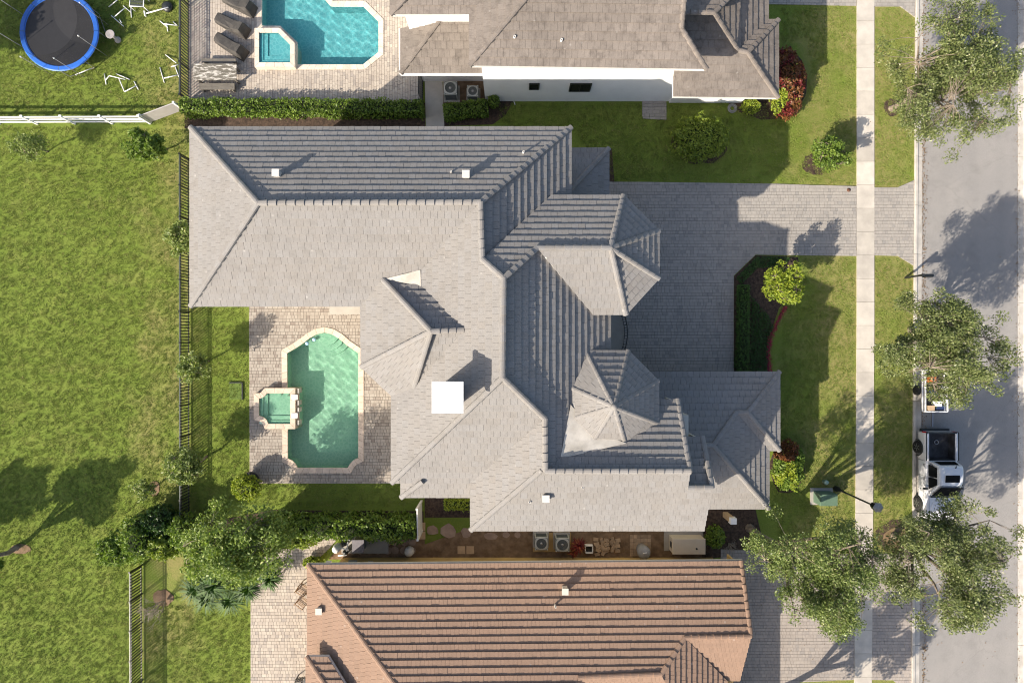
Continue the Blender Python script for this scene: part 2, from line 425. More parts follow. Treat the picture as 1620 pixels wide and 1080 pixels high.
# driveway of the main house
DRV = [(930, 287), (1220, 291), (1354.6, 295), (1354.6, 405), (1195, 403), (1160.5, 436), (1160.5, 640), (930, 640)]
d = area_px('driveway', DRV, [], .012, MAT['joint']); pavers(d, XY(DRV), [], MAT['drive'], .045, .2, (.2, .3, .2, .15, .3))
APR = [(1382.6, 297), (1419, 297), (1446.5, 285), (1446, 421), (1420, 405), (1382.6, 404)]
d = area_px('driveway_apron', APR, [], .012, MAT['joint']); pavers(d, XY(APR), [], MAT['drive'], .045, .2, (.2, .3, .2, .15))
DRV2 = [(1205, -60), (1354.6, -60), (1354.6, 10), (1205, 7)]
d = area_px('driveway_north', DRV2, [], .012, MAT['joint']); pavers(d, XY(DRV2), [], MAT['drive'], .045)
APR2 = [(1382.6, -60), (1447, -60), (1447, 28), (1424, 11), (1382.6, 11)]
d = area_px('driveway_apron_north', APR2, [], .012, MAT['joint']); pavers(d, XY(APR2), [], MAT['drive'], .045)
DRV3 = [(1140, 868), (1353, 876), (1350.5, 1074), (1265, 1078), (1140, 1130)]
d = area_px('driveway_south', DRV3, [], .012, MAT['joint']); pavers(d, XY(DRV3), [], MAT['pink_paver'], .045)
APR3 = [(1380, 876), (1418, 876), (1442, 862), (1441, 1098), (1412, 1075), (1378, 1074)]
d = area_px('driveway_apron_south', APR3, [], .012, MAT['joint']); pavers(d, XY(APR3), [], MAT['pink_paver'], .045)
# pool terraces
DK = [(394.5, 470), (700, 470), (700, 764), (395.5, 764)]
cop_mid = offset(pool_w, .16)
d = sheet('pool_terrace', XY(DK), [offset(pool_w, .05)], .012, MAT['joint'], kind='structure')
pavers(d, XY(DK), [cop_mid], MAT['deck_paver'], .05, .2, (.2, .2, .3, .15))
DK2 = [(299, -40), (668, -40), (668, 163), (299, 163)]
d = sheet('pool_terrace_north', XY(DK2), [offset(pool2_w, .05)], .012, MAT['joint'], kind='structure')
pavers(d, XY(DK2), [offset(pool2_w, .16)], MAT['cream_paver'], .05, .16, (.32, .24, .32), R(90))
DK3 = [(397, 1110), (397, 930), (402, 890), (430, 874), (500, 850), (540, 828), (548, 836), (520, 868), (496, 890), (620, 900), (620, 1110)]
d = area_px('patio_south', DK3, [], .012, MAT['joint']); pavers(d, XY(DK3), [], MAT['cream_paver'], .05, .2, (.2, .2, .3, .15))
# concrete path by the north house and small entry pad
area_px('path', [(672, 128), (700, 128), (703, 200), (674, 200)], [], .03, MAT['concrete'])
PADN = [(1016, 158), (1054, 158), (1054, 190), (1016, 188)]
d = area_px('entry_pad', PADN, [], .012, MAT['joint']); pavers(d, XY(PADN), [], MAT['drive'], .05, .2, (.3, .4))
# planting beds and bare ground
def blob(cx, cy, rx, ry, n=18, jit=.12, seed=1):
    r = random.Random(seed); return [(cx + rx * (1 + r.uniform(-jit, jit)) * math.cos(2 * math.pi * i / n), cy + ry * (1 + r.uniform(-jit, jit)) * math.sin(2 * math.pi * i / n)) for i in range(n)]
beds = [[(292, 160), (673, 163), (673, 203), (292, 203)], [(701, 150), (783, 158), (812, 160), (800, 182), (780, 197), (701, 200)],
        [(1150, 162), (1228, 155), (1226, 80), (1252, 78), (1268, 95), (1277, 120), (1275, 150), (1262, 174), (1238, 188), (1205, 190), (1170, 178)], blob(1108, 226, 46, 35, seed=3),
        [(1161, 437), (1195, 404), (1262, 407), (1268, 440), (1232, 488), (1214, 540), (1217, 590), (1161, 590)],
        blob(1290, 260, 20, 18, seed=4), blob(1411, 170, 13, 14, seed=6), blob(1416, 848, 30, 26, seed=7),
        [(430, 806), (670, 808), (672, 880), (560, 836), (430, 850), (300, 880), (310, 830)], [(950, 255), (968, 235), (972, 290), (950, 290)],
        blob(1245, 742, 30, 38, seed=8), [(1100, 790), (1195, 805), (1210, 870), (1110, 885)], blob(402, 756, 16, 14, seed=9), [(672, 780), (745, 780), (745, 818), (672, 818)]]
for i, b in enumerate(beds): area_px('planting_bed', b, [], .014 + .001 * i, MAT['mulch'])
for i, b in enumerate([blob(258, 945, 17, 13, seed=12), blob(34, 868, 16, 8, seed=13), blob(244, 772, 9, 12, seed=14), blob(1418, 850, 20, 17, seed=15), [(560, 836), (672, 838), (672, 884), (520, 884)], [(701, 126), (772, 126), (772, 166), (701, 166)], [(735, 838), (1110, 838), (1110, 884), (672, 884), (672, 860)]]):
    area_px('bare_ground', b, [], .031 + .001 * i, MAT['soil'])

# living turf: short tufts over the open lawns
tuft = MB(); r = random.Random(3)
for i in range(9):
    a = r.random() * 6.28; rr = r.random() * .06; c = Vector((math.cos(a) * rr, math.sin(a) * rr, 0)); a2 = r.random() * 6.28
    dd = Vector((math.cos(a2), math.sin(a2), 0)); s2 = Vector((-dd.y, dd.x, 0)) * .012; h = r.uniform(.03, .06)
    tuft.face([c - s2, c + s2, c + dd * h * .9 + Vector((0, 0, h))])
LAWNS = [[(-60, -60), (281, -60), (298, 160), (298, 200), (-60, 190)], [(-60, 198), (298, 205), (300, 830), (225, 900), (222, 1130), (-60, 1130)],
         [(302, 486), (393, 486), (394, 785), (302, 830)], [(230, 950), (395, 965), (395, 1130), (230, 1130)], [(790, 164), (1352, 164), (1352, 292), (970, 285), (900, 200), (790, 200)],
         [(1236, 12), (1353, 12), (1353, 164), (1250, 164), (1285, 120), (1275, 60), (1236, 70)], [(1384, 14), (1420, 14), (1444, 32), (1444, 282), (1418, 294), (1384, 294)],
         [(1384, 408), (1418, 408), (1443, 424), (1441, 858), (1416, 872), (1382, 872)], [(1238, 490), (1270, 440), (1270, 408), (1352, 408), (1350, 870), (1235, 870), (1222, 800)],
         [(396, 766), (668, 766), (668, 800), (396, 800)]]
mb = MB()
for L in LAWNS:
    q = XY(L)
    for t in tessellate_polygon([[Vector((x, y, 0)) for x, y in q]]):
        a, b, c = (Vector((*q[i], .0)) for i in t); mb.face([a, b, c] if (b - a).cross(c - a).z > 0 else [a, c, b])
turf = mb.build('turf', MAT['blade'], label='short green lawn grass', cat='grass', kind='stuff')
tuft_o = bpy.data.objects.new('turf_tuft', tuft.mesh('turf_tuft', MAT['blade']))
ng = bpy.data.node_groups.new('turf_scatter', 'GeometryNodeTree')
ng.interface.new_socket('Geometry', in_out='INPUT', socket_type='NodeSocketGeometry'); ng.interface.new_socket('Geometry', in_out='OUTPUT', socket_type='NodeSocketGeometry')
gi, go = ng.nodes.new('NodeGroupInput'), ng.nodes.new('NodeGroupOutput')
dp = ng.nodes.new('GeometryNodeDistributePointsOnFaces'); dp.inputs['Density'].default_value = 80.0
ob = ng.nodes.new('GeometryNodeObjectInfo'); ob.inputs['Object'].default_value = tuft_o
ip = ng.nodes.new('GeometryNodeInstanceOnPoints')
rv = ng.nodes.new('FunctionNodeRandomValue'); rv.data_type = 'FLOAT_VECTOR'; rv.inputs[0].default_value = (0, 0, 0); rv.inputs[1].default_value = (.3, .3, 6.28)
rs = ng.nodes.new('FunctionNodeRandomValue'); rs.data_type = 'FLOAT'; rs.inputs[2].default_value = .6; rs.inputs[3].default_value = 1.5
for a, b in ((gi.outputs[0], dp.inputs[0]), (dp.outputs[0], ip.inputs['Points']), (ob.outputs['Geometry'], ip.inputs['Instance']), (rv.outputs[0], ip.inputs['Rotation']), (rs.outputs[1], ip.inputs['Scale']), (ip.outputs[0], go.inputs[0])): ng.links.new(a, b)
turf.modifiers.new('scatter', 'NODES').node_group = ng

# ------------------------------------------------------------------ pools
MAT['plaster'] = plaster_mat('green_pool_plaster', (.37, .53, .44), (.57, .68, .62))
MAT['plaster2'] = plaster_mat('blue_pool_plaster', (.27, .49, .51), (.6, .7, .69))
MAT['water'] = water_mat('green_pool_water', (.79, .94, .86)); MAT['water2'] = water_mat('blue_pool_water', (.62, .9, .93))
def basin(name, outline, zt, zb, m, parent, kind=None):
    mb = MB(); q = outline if area2(outline) > 0 else outline[::-1]; n = len(q)
    for i in range(n):
        a, b = q[i], q[(i + 1) % n]; mb.face([(*a, zt), (*b, zt), (*b, zb), (*a, zb)][::-1])
    vs = [Vector((x, y, 0)) for x, y in q]
    for t in tessellate_polygon([vs]):
        a, b, c = (vs[i] for i in t); f = [(a.x, a.y, zb), (b.x, b.y, zb), (c.x, c.y, zb)]; mb.face(f if (b - a).cross(c - a).z > 0 else f[::-1])
    o = mb.build(name, m, parent); o.cycles.is_caustics_receiver = True; return o
def coping(parent, outline, width, z0, z1, m, step=.4, name='coping_stone', seed=1):
    """rim of single stones round a polygon, each a part"""
    q = outline if area2(outline) > 0 else outline[::-1]; qo = offset(q, width); qi = offset(q, -.03); items = []; r = random.Random(seed)
    for i in range(len(q)):
        a, b, ao, bo = Vector(qi[i]), Vector(qi[(i + 1) % len(q)]), Vector(qo[i]), Vector(qo[(i + 1) % len(q)])
        n = max(1, round((b - a).length / step))
        for k in range(n):
            g = .006 / max((b - a).length, .05)
            t0, t1 = k / n + g, (k + 1) / n - g
            p = [a.lerp(b, t0), a.lerp(b, t1), ao.lerp(bo, t1), ao.lerp(bo, t0)][::-1]; zz = z1 + r.uniform(-.002, .002)
            if area2([tuple(v) for v in p]) < 0: p = p[::-1]
            mb = MB(); mb.prism([(v.x, v.y, zz) for v in p], [(v.x, v.y, z0) for v in p], r.random()); items.append(((p[0] - p[2]).length, mb))
    pieces(parent, name, items, m)
def ripple(x, y):
    h = 0.0
    for k, (a, l, am) in enumerate(((.3, .95, .004), (1.25, .62, .0032), (2.2, .45, .0024), (2.9, .8, .0032), (.75, .36, .0016))):
        h += am * math.sin((x * math.cos(a) + y * math.sin(a)) * 6.283 / l + 1.7 * k + 1.4 * mnoise.noise(Vector((x * .7, y * .7, k))))
    return h + .004 * mnoise.noise(Vector((x * 2.1, y * 2.1, 3.0)))
def flat(name, outline, z, m, parent, cell=.085):
    """water surface: a fine grid with real ripples, cut to the pool outline"""
    q = outline if area2(outline) > 0 else outline[::-1]; idx = {}; vs = []; fs = []
    def vid(p):
        k = (round(p[0], 4), round(p[1], 4))
        if k not in idx: idx[k] = len(vs); vs.append((p[0], p[1], z + ripple(*p)))
        return idx[k]
    x0, x1, y0, y1 = min(p[0] for p in q), max(p[0] for p in q), min(p[1] for p in q), max(p[1] for p in q)
    x = x0
    while x < x1:
        y = y0
        col = clip_rect(q, x, x + cell, y0 - 1, y1 + 1)
        while y < y1:
            c = dedupe(clip_rect(col, x, x + cell, y, y + cell)) if len(col) > 2 else []
            if len(c) > 2 and area2(c) > 1e-6:
                f = [vid(p) for p in c]; f = [a for i, a in enumerate(f) if a != f[i - 1]]
                if len(f) > 2: fs.append(tuple(f))
            y += cell
        x += cell
    mb = MB(); mb.add(vs, fs, .5, True); o = mb.build(name, m, parent); o.cycles.is_caustics_caster = True; return o

pl = thing('swimming_pool', 'green swimming pool with arched end beside grey roofed house', 'pool')
basin('basin', pool_w, .05, -.95, MAT['plaster'], pl); flat('water', pool_w, -.1, MAT['water'], pl)
coping(pl, pool_w, .3, .0, .085, MAT['coping'], .38)
c0 = P(514, 532)
for k, rr in enumerate((1.5, 1.15, .8)):
    mb = MB(); zt = -.7 + .2 * k
    ring = [(c0.x + rr * math.cos(R(a)), c0.y + .2 + rr * .95 * math.sin(R(a))) for a in range(180, 361, 12)]
    ring = [p for p in ring if inside(p, offset(pool_w, -.02))] or ring
    top = ring + [(ring[-1][0], c0.y + .22), (ring[0][0], c0.y + .22)]
    if area2(top) < 0: top = top[::-1]
    mb.prism([(x, y, zt) for x, y in top], [(x, y, -.94) for x, y in top]); mb.build('step', MAT['plaster'], pl).cycles.is_caustics_receiver = True
MAT['skimmer'] = basic('skimmer_blue', (.3, .5, .7))
for px_, py_ in ((485, 543), (496, 537)): mb = MB(); mb.lathe(P(px_, py_, 0) + Vector((0, 0, -.1)), [(.11, 0), (.11, .05), (0, .05)], 14); mb.build('floating_dispenser', MAT['skimmer'], pl)

def spa(name, label, inner, zt, wm, pm, cm, wd):
    s = thing(name, label, 'spa')
    q = inner if area2(inner) > 0 else inner[::-1]
    out = offset(q, wd); mb = MB()
    n = len(q)
    for i in range(n):
        a, b = out[i], out[(i + 1) % n]; mb.face([(*a, 0), (*b, 0), (*b, zt - .05), (*a, zt - .05)])
    for i in range(n):
        a, b = out[i], out[(i + 1) % n]; mb.face([(*a, 0), (*b, 0), (*b, -.98), (*a, -.98)][::-1])
    mb.build('wall', MAT['coping'] if wm is MAT['water'] else MAT['cream_stone'], s)
    basin('basin', q, zt - .02, .085, pm, s); flat('water', q, zt - .08, wm, s)
    coping(s, q, wd, zt - .06, zt, cm, .45)
    xs, ys = [p[0] for p in q], [p[1] for p in q]; x0, x1, y0, y1 = min(xs), max(xs), min(ys), max(ys)
    for k, (wb, zz) in enumerate(((.5, .19), (.24, .27))):
        mb = MB(); mb.box(((x0 + x0 + wb) / 2, (y0 + y1) / 2, zz - .05), (wb, (y1 - y0) * .98, .1)); mb.build('bench', pm, s).cycles.is_caustics_receiver = True
        mb = MB(); mb.box(((x0 + x1) / 2, y0 + wb / 2, zz - .053), ((x1 - x0) * .98, wb, .1)); mb.build('bench', pm, s).cycles.is_caustics_receiver = True
    return s
MAT['cream_stone'] = basic('cream_coping', (.6, .53, .45), .8, .1, 4, (.52, .45, .38), .1)
sp1 = spa('spa', 'raised stone rimmed spa with green water set into the green pool', XY(SPA, .4), .42, MAT['water'], MAT['plaster'], MAT['coping'], .28)
for yy in (628, 657):
    mb = MB(); p = P(466.5, yy, .4); mb.box((p.x, p.y, .43), (.36, .3, .06)); mb.build('spillway', MAT['white'], sp1)
for yy in (618, 637, 648, 668): p = P(474, yy, .3); mb = MB(); mb.box((p.x - .06, p.y, .12), (.08, .28, .5)); mb.build('ledge_stone', MAT['kerb'], sp1)
pl2 = thing('swimming_pool', 'turquoise swimming pool with chamfered corners beside tan roofed house', 'pool')
basin('basin', pool2_w, .05, -1.0, MAT['plaster2'], pl2); flat('water', pool2_w, -.1, MAT['water2'], pl2)
coping(pl2, pool2_w, .27, .0, .085, MAT['cream_stone'], .4)
sp2 = spa('spa', 'raised square spa with cut corner beside the turquoise pool', XY(SPA2, .4), .42, MAT['water2'], MAT['plaster2'], MAT['cream_stone'], .24)

# ------------------------------------------------------------------ roofs
class Plane:
    """roof plane rising from an eave line (photo pixels a-b at height ze) with pitch p towards the pixel c"""
    def __init__(s, a, b, ze, p, c):
        s.A, B, C = P(*a, ze), P(*b, ze), P(*c, ze); s.ze, s.p = ze, p
        d = (B - s.A).xy.normalized(); s.n = Vector((-d.y, d.x))
        if s.n.dot((C - s.A).xy) < 0: s.n = -s.n
    def at(s, px, py):
        q = Vector(((px - 810) / FPX, (540 - py) / FPX)); nq = s.n.dot(q)
        z = (s.ze + s.p * (H * nq - s.n.dot(s.A.xy))) / (1 + s.p * nq)
        return P(px, py, z)
    def z_xy(s, x, y): return s.ze + s.p * s.n.dot(Vector((x, y)) - s.A.xy)

def seg_caps(items, a, b, rad=.135, L=.4, seed=0):
    """overlapping ridge caps from a (lower) to b (upper)"""
    a, b = Vector(a), Vector(b)
    if a.z > b.z: a, b = b, a
    d = b - a; n = max(1, round(d.length / L)); dn = d.normalized()
    side = dn.cross(Vector((0, 0, 1))).normalized(); up = side.cross(dn).normalized()
    r = random.Random(seed + int(a.x * 100))
    for k in range(n):
        p0 = a + d * (k / n) - dn * .02; p1 = a + d * ((k + 1) / n) + dn * .03
        mb = MB(); vs = []; j = r.uniform(-.006, .006)
        for p, rr, lift in ((p0, rad * 1.08, .055 + j), (p1, rad * .92, .02 + j)):
            for ang in (-12, 38, 72, 108, 142, 192):
                vs.append(p + side * math.cos(R(ang)) * rr + up * (math.sin(R(ang)) * rr * .62 + lift - .03))
        m = 6
        mb.add(vs, [(i, i + 1, i + 1 + m, i + m) for i in range(m - 1)] + [tuple(range(m))[::-1], tuple(range(m, 2 * m))], r.random())
        items.append((L * (1 + d.xy.length / max(d.length, .01)), mb))

def roof_face(parent, tiles, deck, plane, px, e=.37, w=.3, seed=0, t0=.05, stag=True):
    pts = [plane.at(*q) for q in px]
    u = Vector((-plane.n.y, plane.n.x, 0)); v = Vector((plane.n.x, plane.n.y, plane.p)).normalized()
    nn = u.cross(v)
    if nn.z < 0: u = -u; nn = u.cross(v)
    o = plane.A
    loc = [((q - o).dot(u), (q - o).dot(v)) for q in pts]
    if area2(loc) < 0: loc = loc[::-1]
    def to3(a, b, h): return o + u * a + v * b + nn * h
    deck.prism([to3(a, b, -.015) for a, b in loc], [to3(a, b, -.015) - Vector((0, 0, .2)) for a, b in loc], bottom=True)
    us, vs = [q[0] for q in loc], [q[1] for q in loc]
    r = random.Random(seed + 77)
    k0 = math.floor(min(vs) / e); y = k0 * e; k = k0; u0 = math.floor(min(us) / w) * w
    while y < max(vs):
        x = u0 - (w / 2 if (stag and k % 2) else 0); ct_ = r.uniform(-.2, .2)
        while x < max(us):
            q = dedupe(clip_rect(loc, x + .004, x + w - .004, y, y + e))
            if len(q) > 2 and abs(area2(q)) > .004:
                j = r.uniform(-.005, .007); tl = r.uniform(-.003, .003)
                ht = lambda a, b: t0 + j - (t0 - .006) * (b - y) / e + tl * (a - x) / w
                mb = MB(); top = [to3(a, b, ht(a, b)) for a, b in q]
                mb.prism(top, [to3(a, b, -.012) for a, b in q], min(1, max(0, r.gauss(.5, .22) + ct_)))
                tiles.append((abs(area2(q)) * nn.z, mb))
            x += w
        y += e; k += 1
    return pts

def make_roof(house, faces, ridges, m, e, w, name='roof', limit=300, seed=0, t0=.05):
    tiles, caps, deck = [], [], MB(); zs = {}
    for i, (pl_, px) in enumerate(faces):
        pts = roof_face(house, tiles, deck, pl_, px, e, w, seed + i * 13, t0)
        for q, p in zip(px, pts): zs.setdefault(q, []).append(p.z)
    ro = deck.build(name, MAT['fascia'], house)
    for a, b in ridges:
        A, B = (P(*q, max(zs[q])) for q in (a, b)); seg_caps(caps, A, B, seed=seed)
    pieces(ro, 'roof_tile', tiles, m, limit); pieces(ro, 'ridge_cap', caps, m, limit)
    bad = [(k, [round(z, 2) for z in v]) for k, v in zs.items() if max(v) - min(v) > .25]
    if bad: print('ROOF MISMATCH', name, bad)
    return ro, zs
def wall_box(parent, px, ze, inset, m, z0=0.0, dz=.05, name='wall'):
    q = offset(XY(px, ze), -inset); mb = MB()
    if area2(q) < 0: q = q[::-1]
    mb.prism([(x, y, ze - dz) for x, y in q], [(x, y, z0) for x, y in q]); return mb.build(name, m, parent)
def vertical(parent, top, zb, m, back=.25, name='gable_wall'):
    """thin wall below a sloping edge"""
    a, b = Vector(top[0]), Vector(top[1]); n = Vector((-(b - a).y, (b - a).x, 0)).normalized()
    a, b = a - Vector((0, 0, .12)), b - Vector((0, 0, .12)); f = []
    for s in (.0, 1): f.append([Vector((p.x, p.y, z)) + n * (back + .1 * s) for p, z in ((a, zb), (b, zb), (b, b.z), (a, a.z))])
    mb = MB(); mb.prism(f[0], f[1], bottom=True); return mb.build(name, m, parent)
def pipe_vent(house, pl_, px, h, s, m, name='roof_vent', square=True):
    p = pl_.at(*px); mb = MB()
    if square:
        mb.box((p.x, p.y, p.z + h / 2 - .1), (s, s, h + .1)); mb.box((p.x, p.y, p.z + h - .01), (s * 1.25, s * 1.25, .05))
    else: mb.lathe((p.x, p.y, p.z - .1), [(s, 0), (s, h), (s * .7, h), (s * .7, h - .05)], 12)
    mb.build(name, m, house)

ZE, PT = 7.2, .615
def S(ax, v, ze=ZE, p=PT, into=None, x=(0, 100)):
    if ax == 'y': return Plane((x[0], v), (x[1], v), ze, p, (0, into))
    return Plane((v, 0), (v, 100), ze, p, (into, 0))
MAT['vent'] = basic('dull_white_metal', (.5, .49, .47), .5, .1)
house = thing('house', 'large two storey house with pale grey tiled hip roofs and hexagonal bay', 'house')
A_N, A_W, A_S, A_E = S('y', 202, into=300), S('x', 302, into=400), S('y', 484, into=400), S('x', 903, into=800)
C_W, C_S, C_E = S('x', 620, into=700), S('y', 763, into=600), S('x', 965, into=800)
C_N = S('y', 310, 7.9, into=400)
K = (966, 392)
Cn = [Plane((986, 310), (1042, 365), 7.9, .64, K), Plane((1042, 365), (1042, 440), 7.9, .655, K), Plane((1042, 440), (990, 497), 7.9, .60, K), Plane((990, 497), (938, 497), 7.9, .62, K)]
D_S, D_W, D_N = S('y', 838, p=.6, into=700), S('x', 745, into=900), S('y', 632, p=.64, into=700)
G_N = S('y', 691, into=800); C_SW = Plane((635, 762), (635, 786), 6.75, .6, (700, 770))
B_W = S('x', 571.5, into=700); B_SW = Plane((572, 580), (621, 626), 7.2, .66, (682, 524)); B_N = S('y', 403, into=500); B_S = S('y', 645, into=500)
faces = [(A_N, [(302, 202), (903, 202), (760, 320), (408, 321)]), (A_W, [(302, 202), (408, 321), (302, 484)]),
    (A_S, [(302, 484), (408, 321), (760, 320), (665, 428), (606, 442), (571.5, 484)]),
    (A_E, [(903, 202), (760, 320), (763, 410), (872, 310), (903, 310)]),
    (C_W, [(760, 320), (763, 410), (797, 440), (795, 597), (620, 763), (620, 627), (655, 612), (733, 522), (664, 450), (665, 428)]),
    (C_N, [(872, 310), (986, 310), K, (850, 392), (797, 440), (763, 410)]),
    (Cn[0], [(986, 310), (1042, 365), K]), (Cn[1], [(1042, 365), (1042, 440), K]), (Cn[2], [(1042, 440), (990, 497), K]), (Cn[3], [(990, 497), (938, 497), (850, 392), K]),
    (C_E, [(797, 440), (850, 392), (938, 497), (965, 497), (965, 606), (887, 724), (863, 745), (862, 662), (795, 597)]),
    (C_S, [(795, 597), (862, 662), (745, 762), (745, 786), (635, 786), (668, 762), (620, 763)]), (C_SW, [(635, 786), (668, 762), (635, 762)]),
    (D_W, [(862, 662), (745, 762), (745, 838), (856, 744), (863, 745)]),
    (D_S, [(856, 744), (745, 838), (1114, 838), (1127, 771), (1088, 771), (1092, 745)]),
    (D_N, [(863, 745), (1092, 745), (1072, 632), (955, 632), (887, 724)]), (G_N, [(1088, 771), (1127, 771), (1111, 691), (1083, 691)]),
    (B_W, [(571.5, 484), (606, 442), (682, 524), (572, 580)]), (B_SW, [(572, 580), (682, 524), (655, 612), (621, 626)]),
    (B_N, [(606, 442), (664, 450), (733, 522), (682, 524)]), (B_S, [(682, 524), (733, 522), (655, 612)])]
ridges = [((302, 202), (408, 321)), ((302, 484), (408, 321)), ((408, 321), (760, 320)), ((903, 202), (760, 320)), ((760, 320), (763, 410)), ((763, 410), (797, 440)),
    ((797, 440), (795, 597)), ((797, 440), (850, 392)), ((850, 392), K), ((986, 310), K), ((1042, 365), K), ((1042, 440), K), ((990, 497), K), ((795, 597), (862, 662)), ((795, 597), (620, 763)),
    ((862, 662), (863, 745)), ((856, 744), (745, 838)), ((863, 745), (1092, 745)), ((1092, 745), (1072, 632)), ((1088, 771), (1127, 771)), ((1127, 771), (1111, 691)), ((635, 786), (668, 762)),
    ((606, 442), (682, 524)), ((682, 524), (572, 580)), ((682, 524), (655, 612)), ((682, 524), (733, 522))]
roof_up, zs = make_roof(house, faces, ridges, MAT['roof'], .37, .31, 'roof', 300, 1, .075)
# octagonal tower roof
ZT = 7.85
tc = P(960, 636, ZT); rf = 81 * (H - ZT) / FPX; apex = Vector((tc.x, tc.y, 9.8))
octo = [Vector((tc.x + rf / math.cos(R(22.5)) * math.cos(R(22.5 + 45 * k)), tc.y + rf / math.cos(R(22.5)) * math.sin(R(22.5 + 45 * k)), ZT)) for k in range(8)]
class RawPlane(Plane):
    def __init__(s, a, b, c):
        s.A = a; d = (b - a).xy.normalized(); s.n = Vector((-d.y, d.x)); s.ze = a.z
        if s.n.dot((c - a).xy) < 0: s.n = -s.n
        s.p = (c.z - a.z) / s.n.dot((c - a).xy)
    def at(s, *q): return Vector(q)
tt, tcap, tdeck = [], [], MB()
for k in range(8):
    a, b = octo[k], octo[(k + 1) % 8]; roof_face(house, tt, tdeck, RawPlane(a, b, apex), [tuple(a), tuple(b), tuple(apex)], .37, .31, k, .07)
    seg_caps(tcap, a, apex, .11, .42, k)
to = tdeck.build('tower_roof', MAT['fascia'], house); pieces(to, 'roof_tile', tt, MAT['roof'], 0); pieces(to, 'ridge_cap', tcap, MAT['roof'], 300)
mb = MB(); mb.lathe(apex + Vector((0, 0, .02)), [(.16, 0), (.15, .07), (.06, .12), (0, .13)], 10); mb.build('finial_cap', MAT['roof'], to)
mb = MB()
ow = [tc + (p - tc) * .86 for p in octo]
mb.prism([(p.x, p.y, 7.75) for p in ow], [(p.x, p.y, 0) for p in ow]); mb.build('wall', MAT['cream_wall'], house)
# pale membrane crickets behind tower and bay
def cricket(pts, th=.12):
    v = [P(x, y, z) for x, y, z in pts]
    if area2([(p.x, p.y) for p in v]) < 0: v = v[::-1]
    mb = MB(); mb.prism(v, [p - Vector((0, 0, th)) for p in v]); return mb.build('roof_cricket', MAT['cricket'], house)
cricket([(886.5, 725, 8.85), (903, 640, 8.56), (925, 665, 8.5), (950, 685, 8.46), (991, 701, 8.52)], .5)
za, zb_, zc = A_S.at(609, 441).z, C_W.at(665, 428).z, C_W.at(665, 451).z
cricket([(609, 441, za + .1), (665, 427, zb_ + .14), (666, 453, zc + .12)], .25)
# lower roofs: garage wing and side porch
ZG, PG = 3.7, .46
F_N, F1_E, F1_S, F2_E, F2_S = S('y', 588, ZG, PG, 700), S('x', 1233, ZG, PG, 1100), S('y', 712, ZG, PG, 600), S('x', 1216, ZG, PG, 1100), S('y', 804, ZG, PG, 700)
gf = [(F_N, [(985, 588), (1233, 588), (1183, 652), (1165, 652), (1128, 704), (1030, 704), (985, 640)]), (F1_E, [(1233, 588), (1233, 712), (1183, 652)]),
      (F1_S, [(1165, 652), (1183, 652), (1233, 712), (1217, 712)]), (F2_E, [(1128, 704), (1165, 652), (1217, 712), (1216, 804)]), (F2_S, [(1128, 704), (1216, 804), (1085, 804), (1030, 704)])]
gr = [((1233, 588), (1183, 652)), ((1183, 652), (1165, 652)), ((1165, 652), (1128, 704)), ((1233, 712), (1183, 652)), ((1128, 704), (1216, 804)), ((1030, 704), (1128, 704))]
make_roof(house, gf, gr, MAT['roof'], .37, .31, 'garage_roof', 0, 50, .07)
GP_N, GP_E = S('y', 235, ZG, PG, 300), S('x', 963, ZG, PG, 800)
make_roof(house, [(GP_N, [(860, 235), (963, 235), (872, 332), (860, 332)]), (GP_E, [(963, 235), (963, 345), (872, 345), (872, 332)])], [((963, 235), (872, 332))], MAT['roof'], .37, .31, 'porch_roof', 0, 60, .07)
# walls under the roofs
for k, (q, ze) in enumerate([([(302, 202), (903, 202), (903, 484), (302, 484)], ZE), ([(620, 330), (965, 330), (965, 762), (620, 762)], ZE), ([(745, 640), (1108, 640), (1108, 838), (745, 838)], ZE),
        ([(572, 470), (700, 470), (700, 600), (621, 626), (572, 580)], ZE), ([(850, 310), (986, 310), (1042, 365), (1042, 440), (990, 497), (850, 497)], 7.9),
        ([(985, 588), (1216, 588), (1216, 804), (985, 804)], ZG), ([(1100, 590), (1233, 590), (1233, 710), (1100, 710)], ZG), ([(640, 700), (760, 700), (760, 786), (640, 786)], 6.75)]):
    wall_box(house, q, ze, .5 + .013 * k, MAT['cream_wall'], 0, .18)
vertical(house, [D_N.at(1092, 745), D_N.at(1072, 632)], 6.0, MAT['cream_wall'], .22)
vertical(house, [G_N.at(1127, 771), G_N.at(1111, 691)], 6.0, MAT['cream_wall'], .24); vertical(house, [D_S.at(1114, 838), D_S.at(1127, 771)], 6.0, MAT['cream_wall'], .23)
# curved entry balcony
mb = MB(); c = P(905, 527, 4.4); rad = P(988, 527, 4.4).x - c.x
ring = [(c.x + rad * math.cos(R(a)), c.y + rad * math.sin(R(a))) for a in range(-32, 33, 4)]
ring += [(c.x + 1.2, ring[-1][1]), (c.x + 1.2, ring[0][1])]
mb.prism([(x, y, 4.3) for x, y in ring], [(x, y, 4.0) for x, y in ring], bottom=True); bal = mb.build('balcony', MAT['slab'], house)
mb = MB()
for zz, rr in ((5.2, .035), (4.4, .02)): mb.tube([(x, y, zz) for x, y in ring[:-2]], rr, 6)
mb.build('balcony_rail', MAT['black'], bal)
bal_pk = MB(); bal_pk.box((0, 0, 0), (.025, .025, .9)); pkm = bal_pk.mesh('baluster', MAT['black'])
for a in range(-30, 31, 3): link('baluster', pkm, bal, loc=(c.x + rad * math.cos(R(a)), c.y + rad * math.sin(R(a)), 4.76))
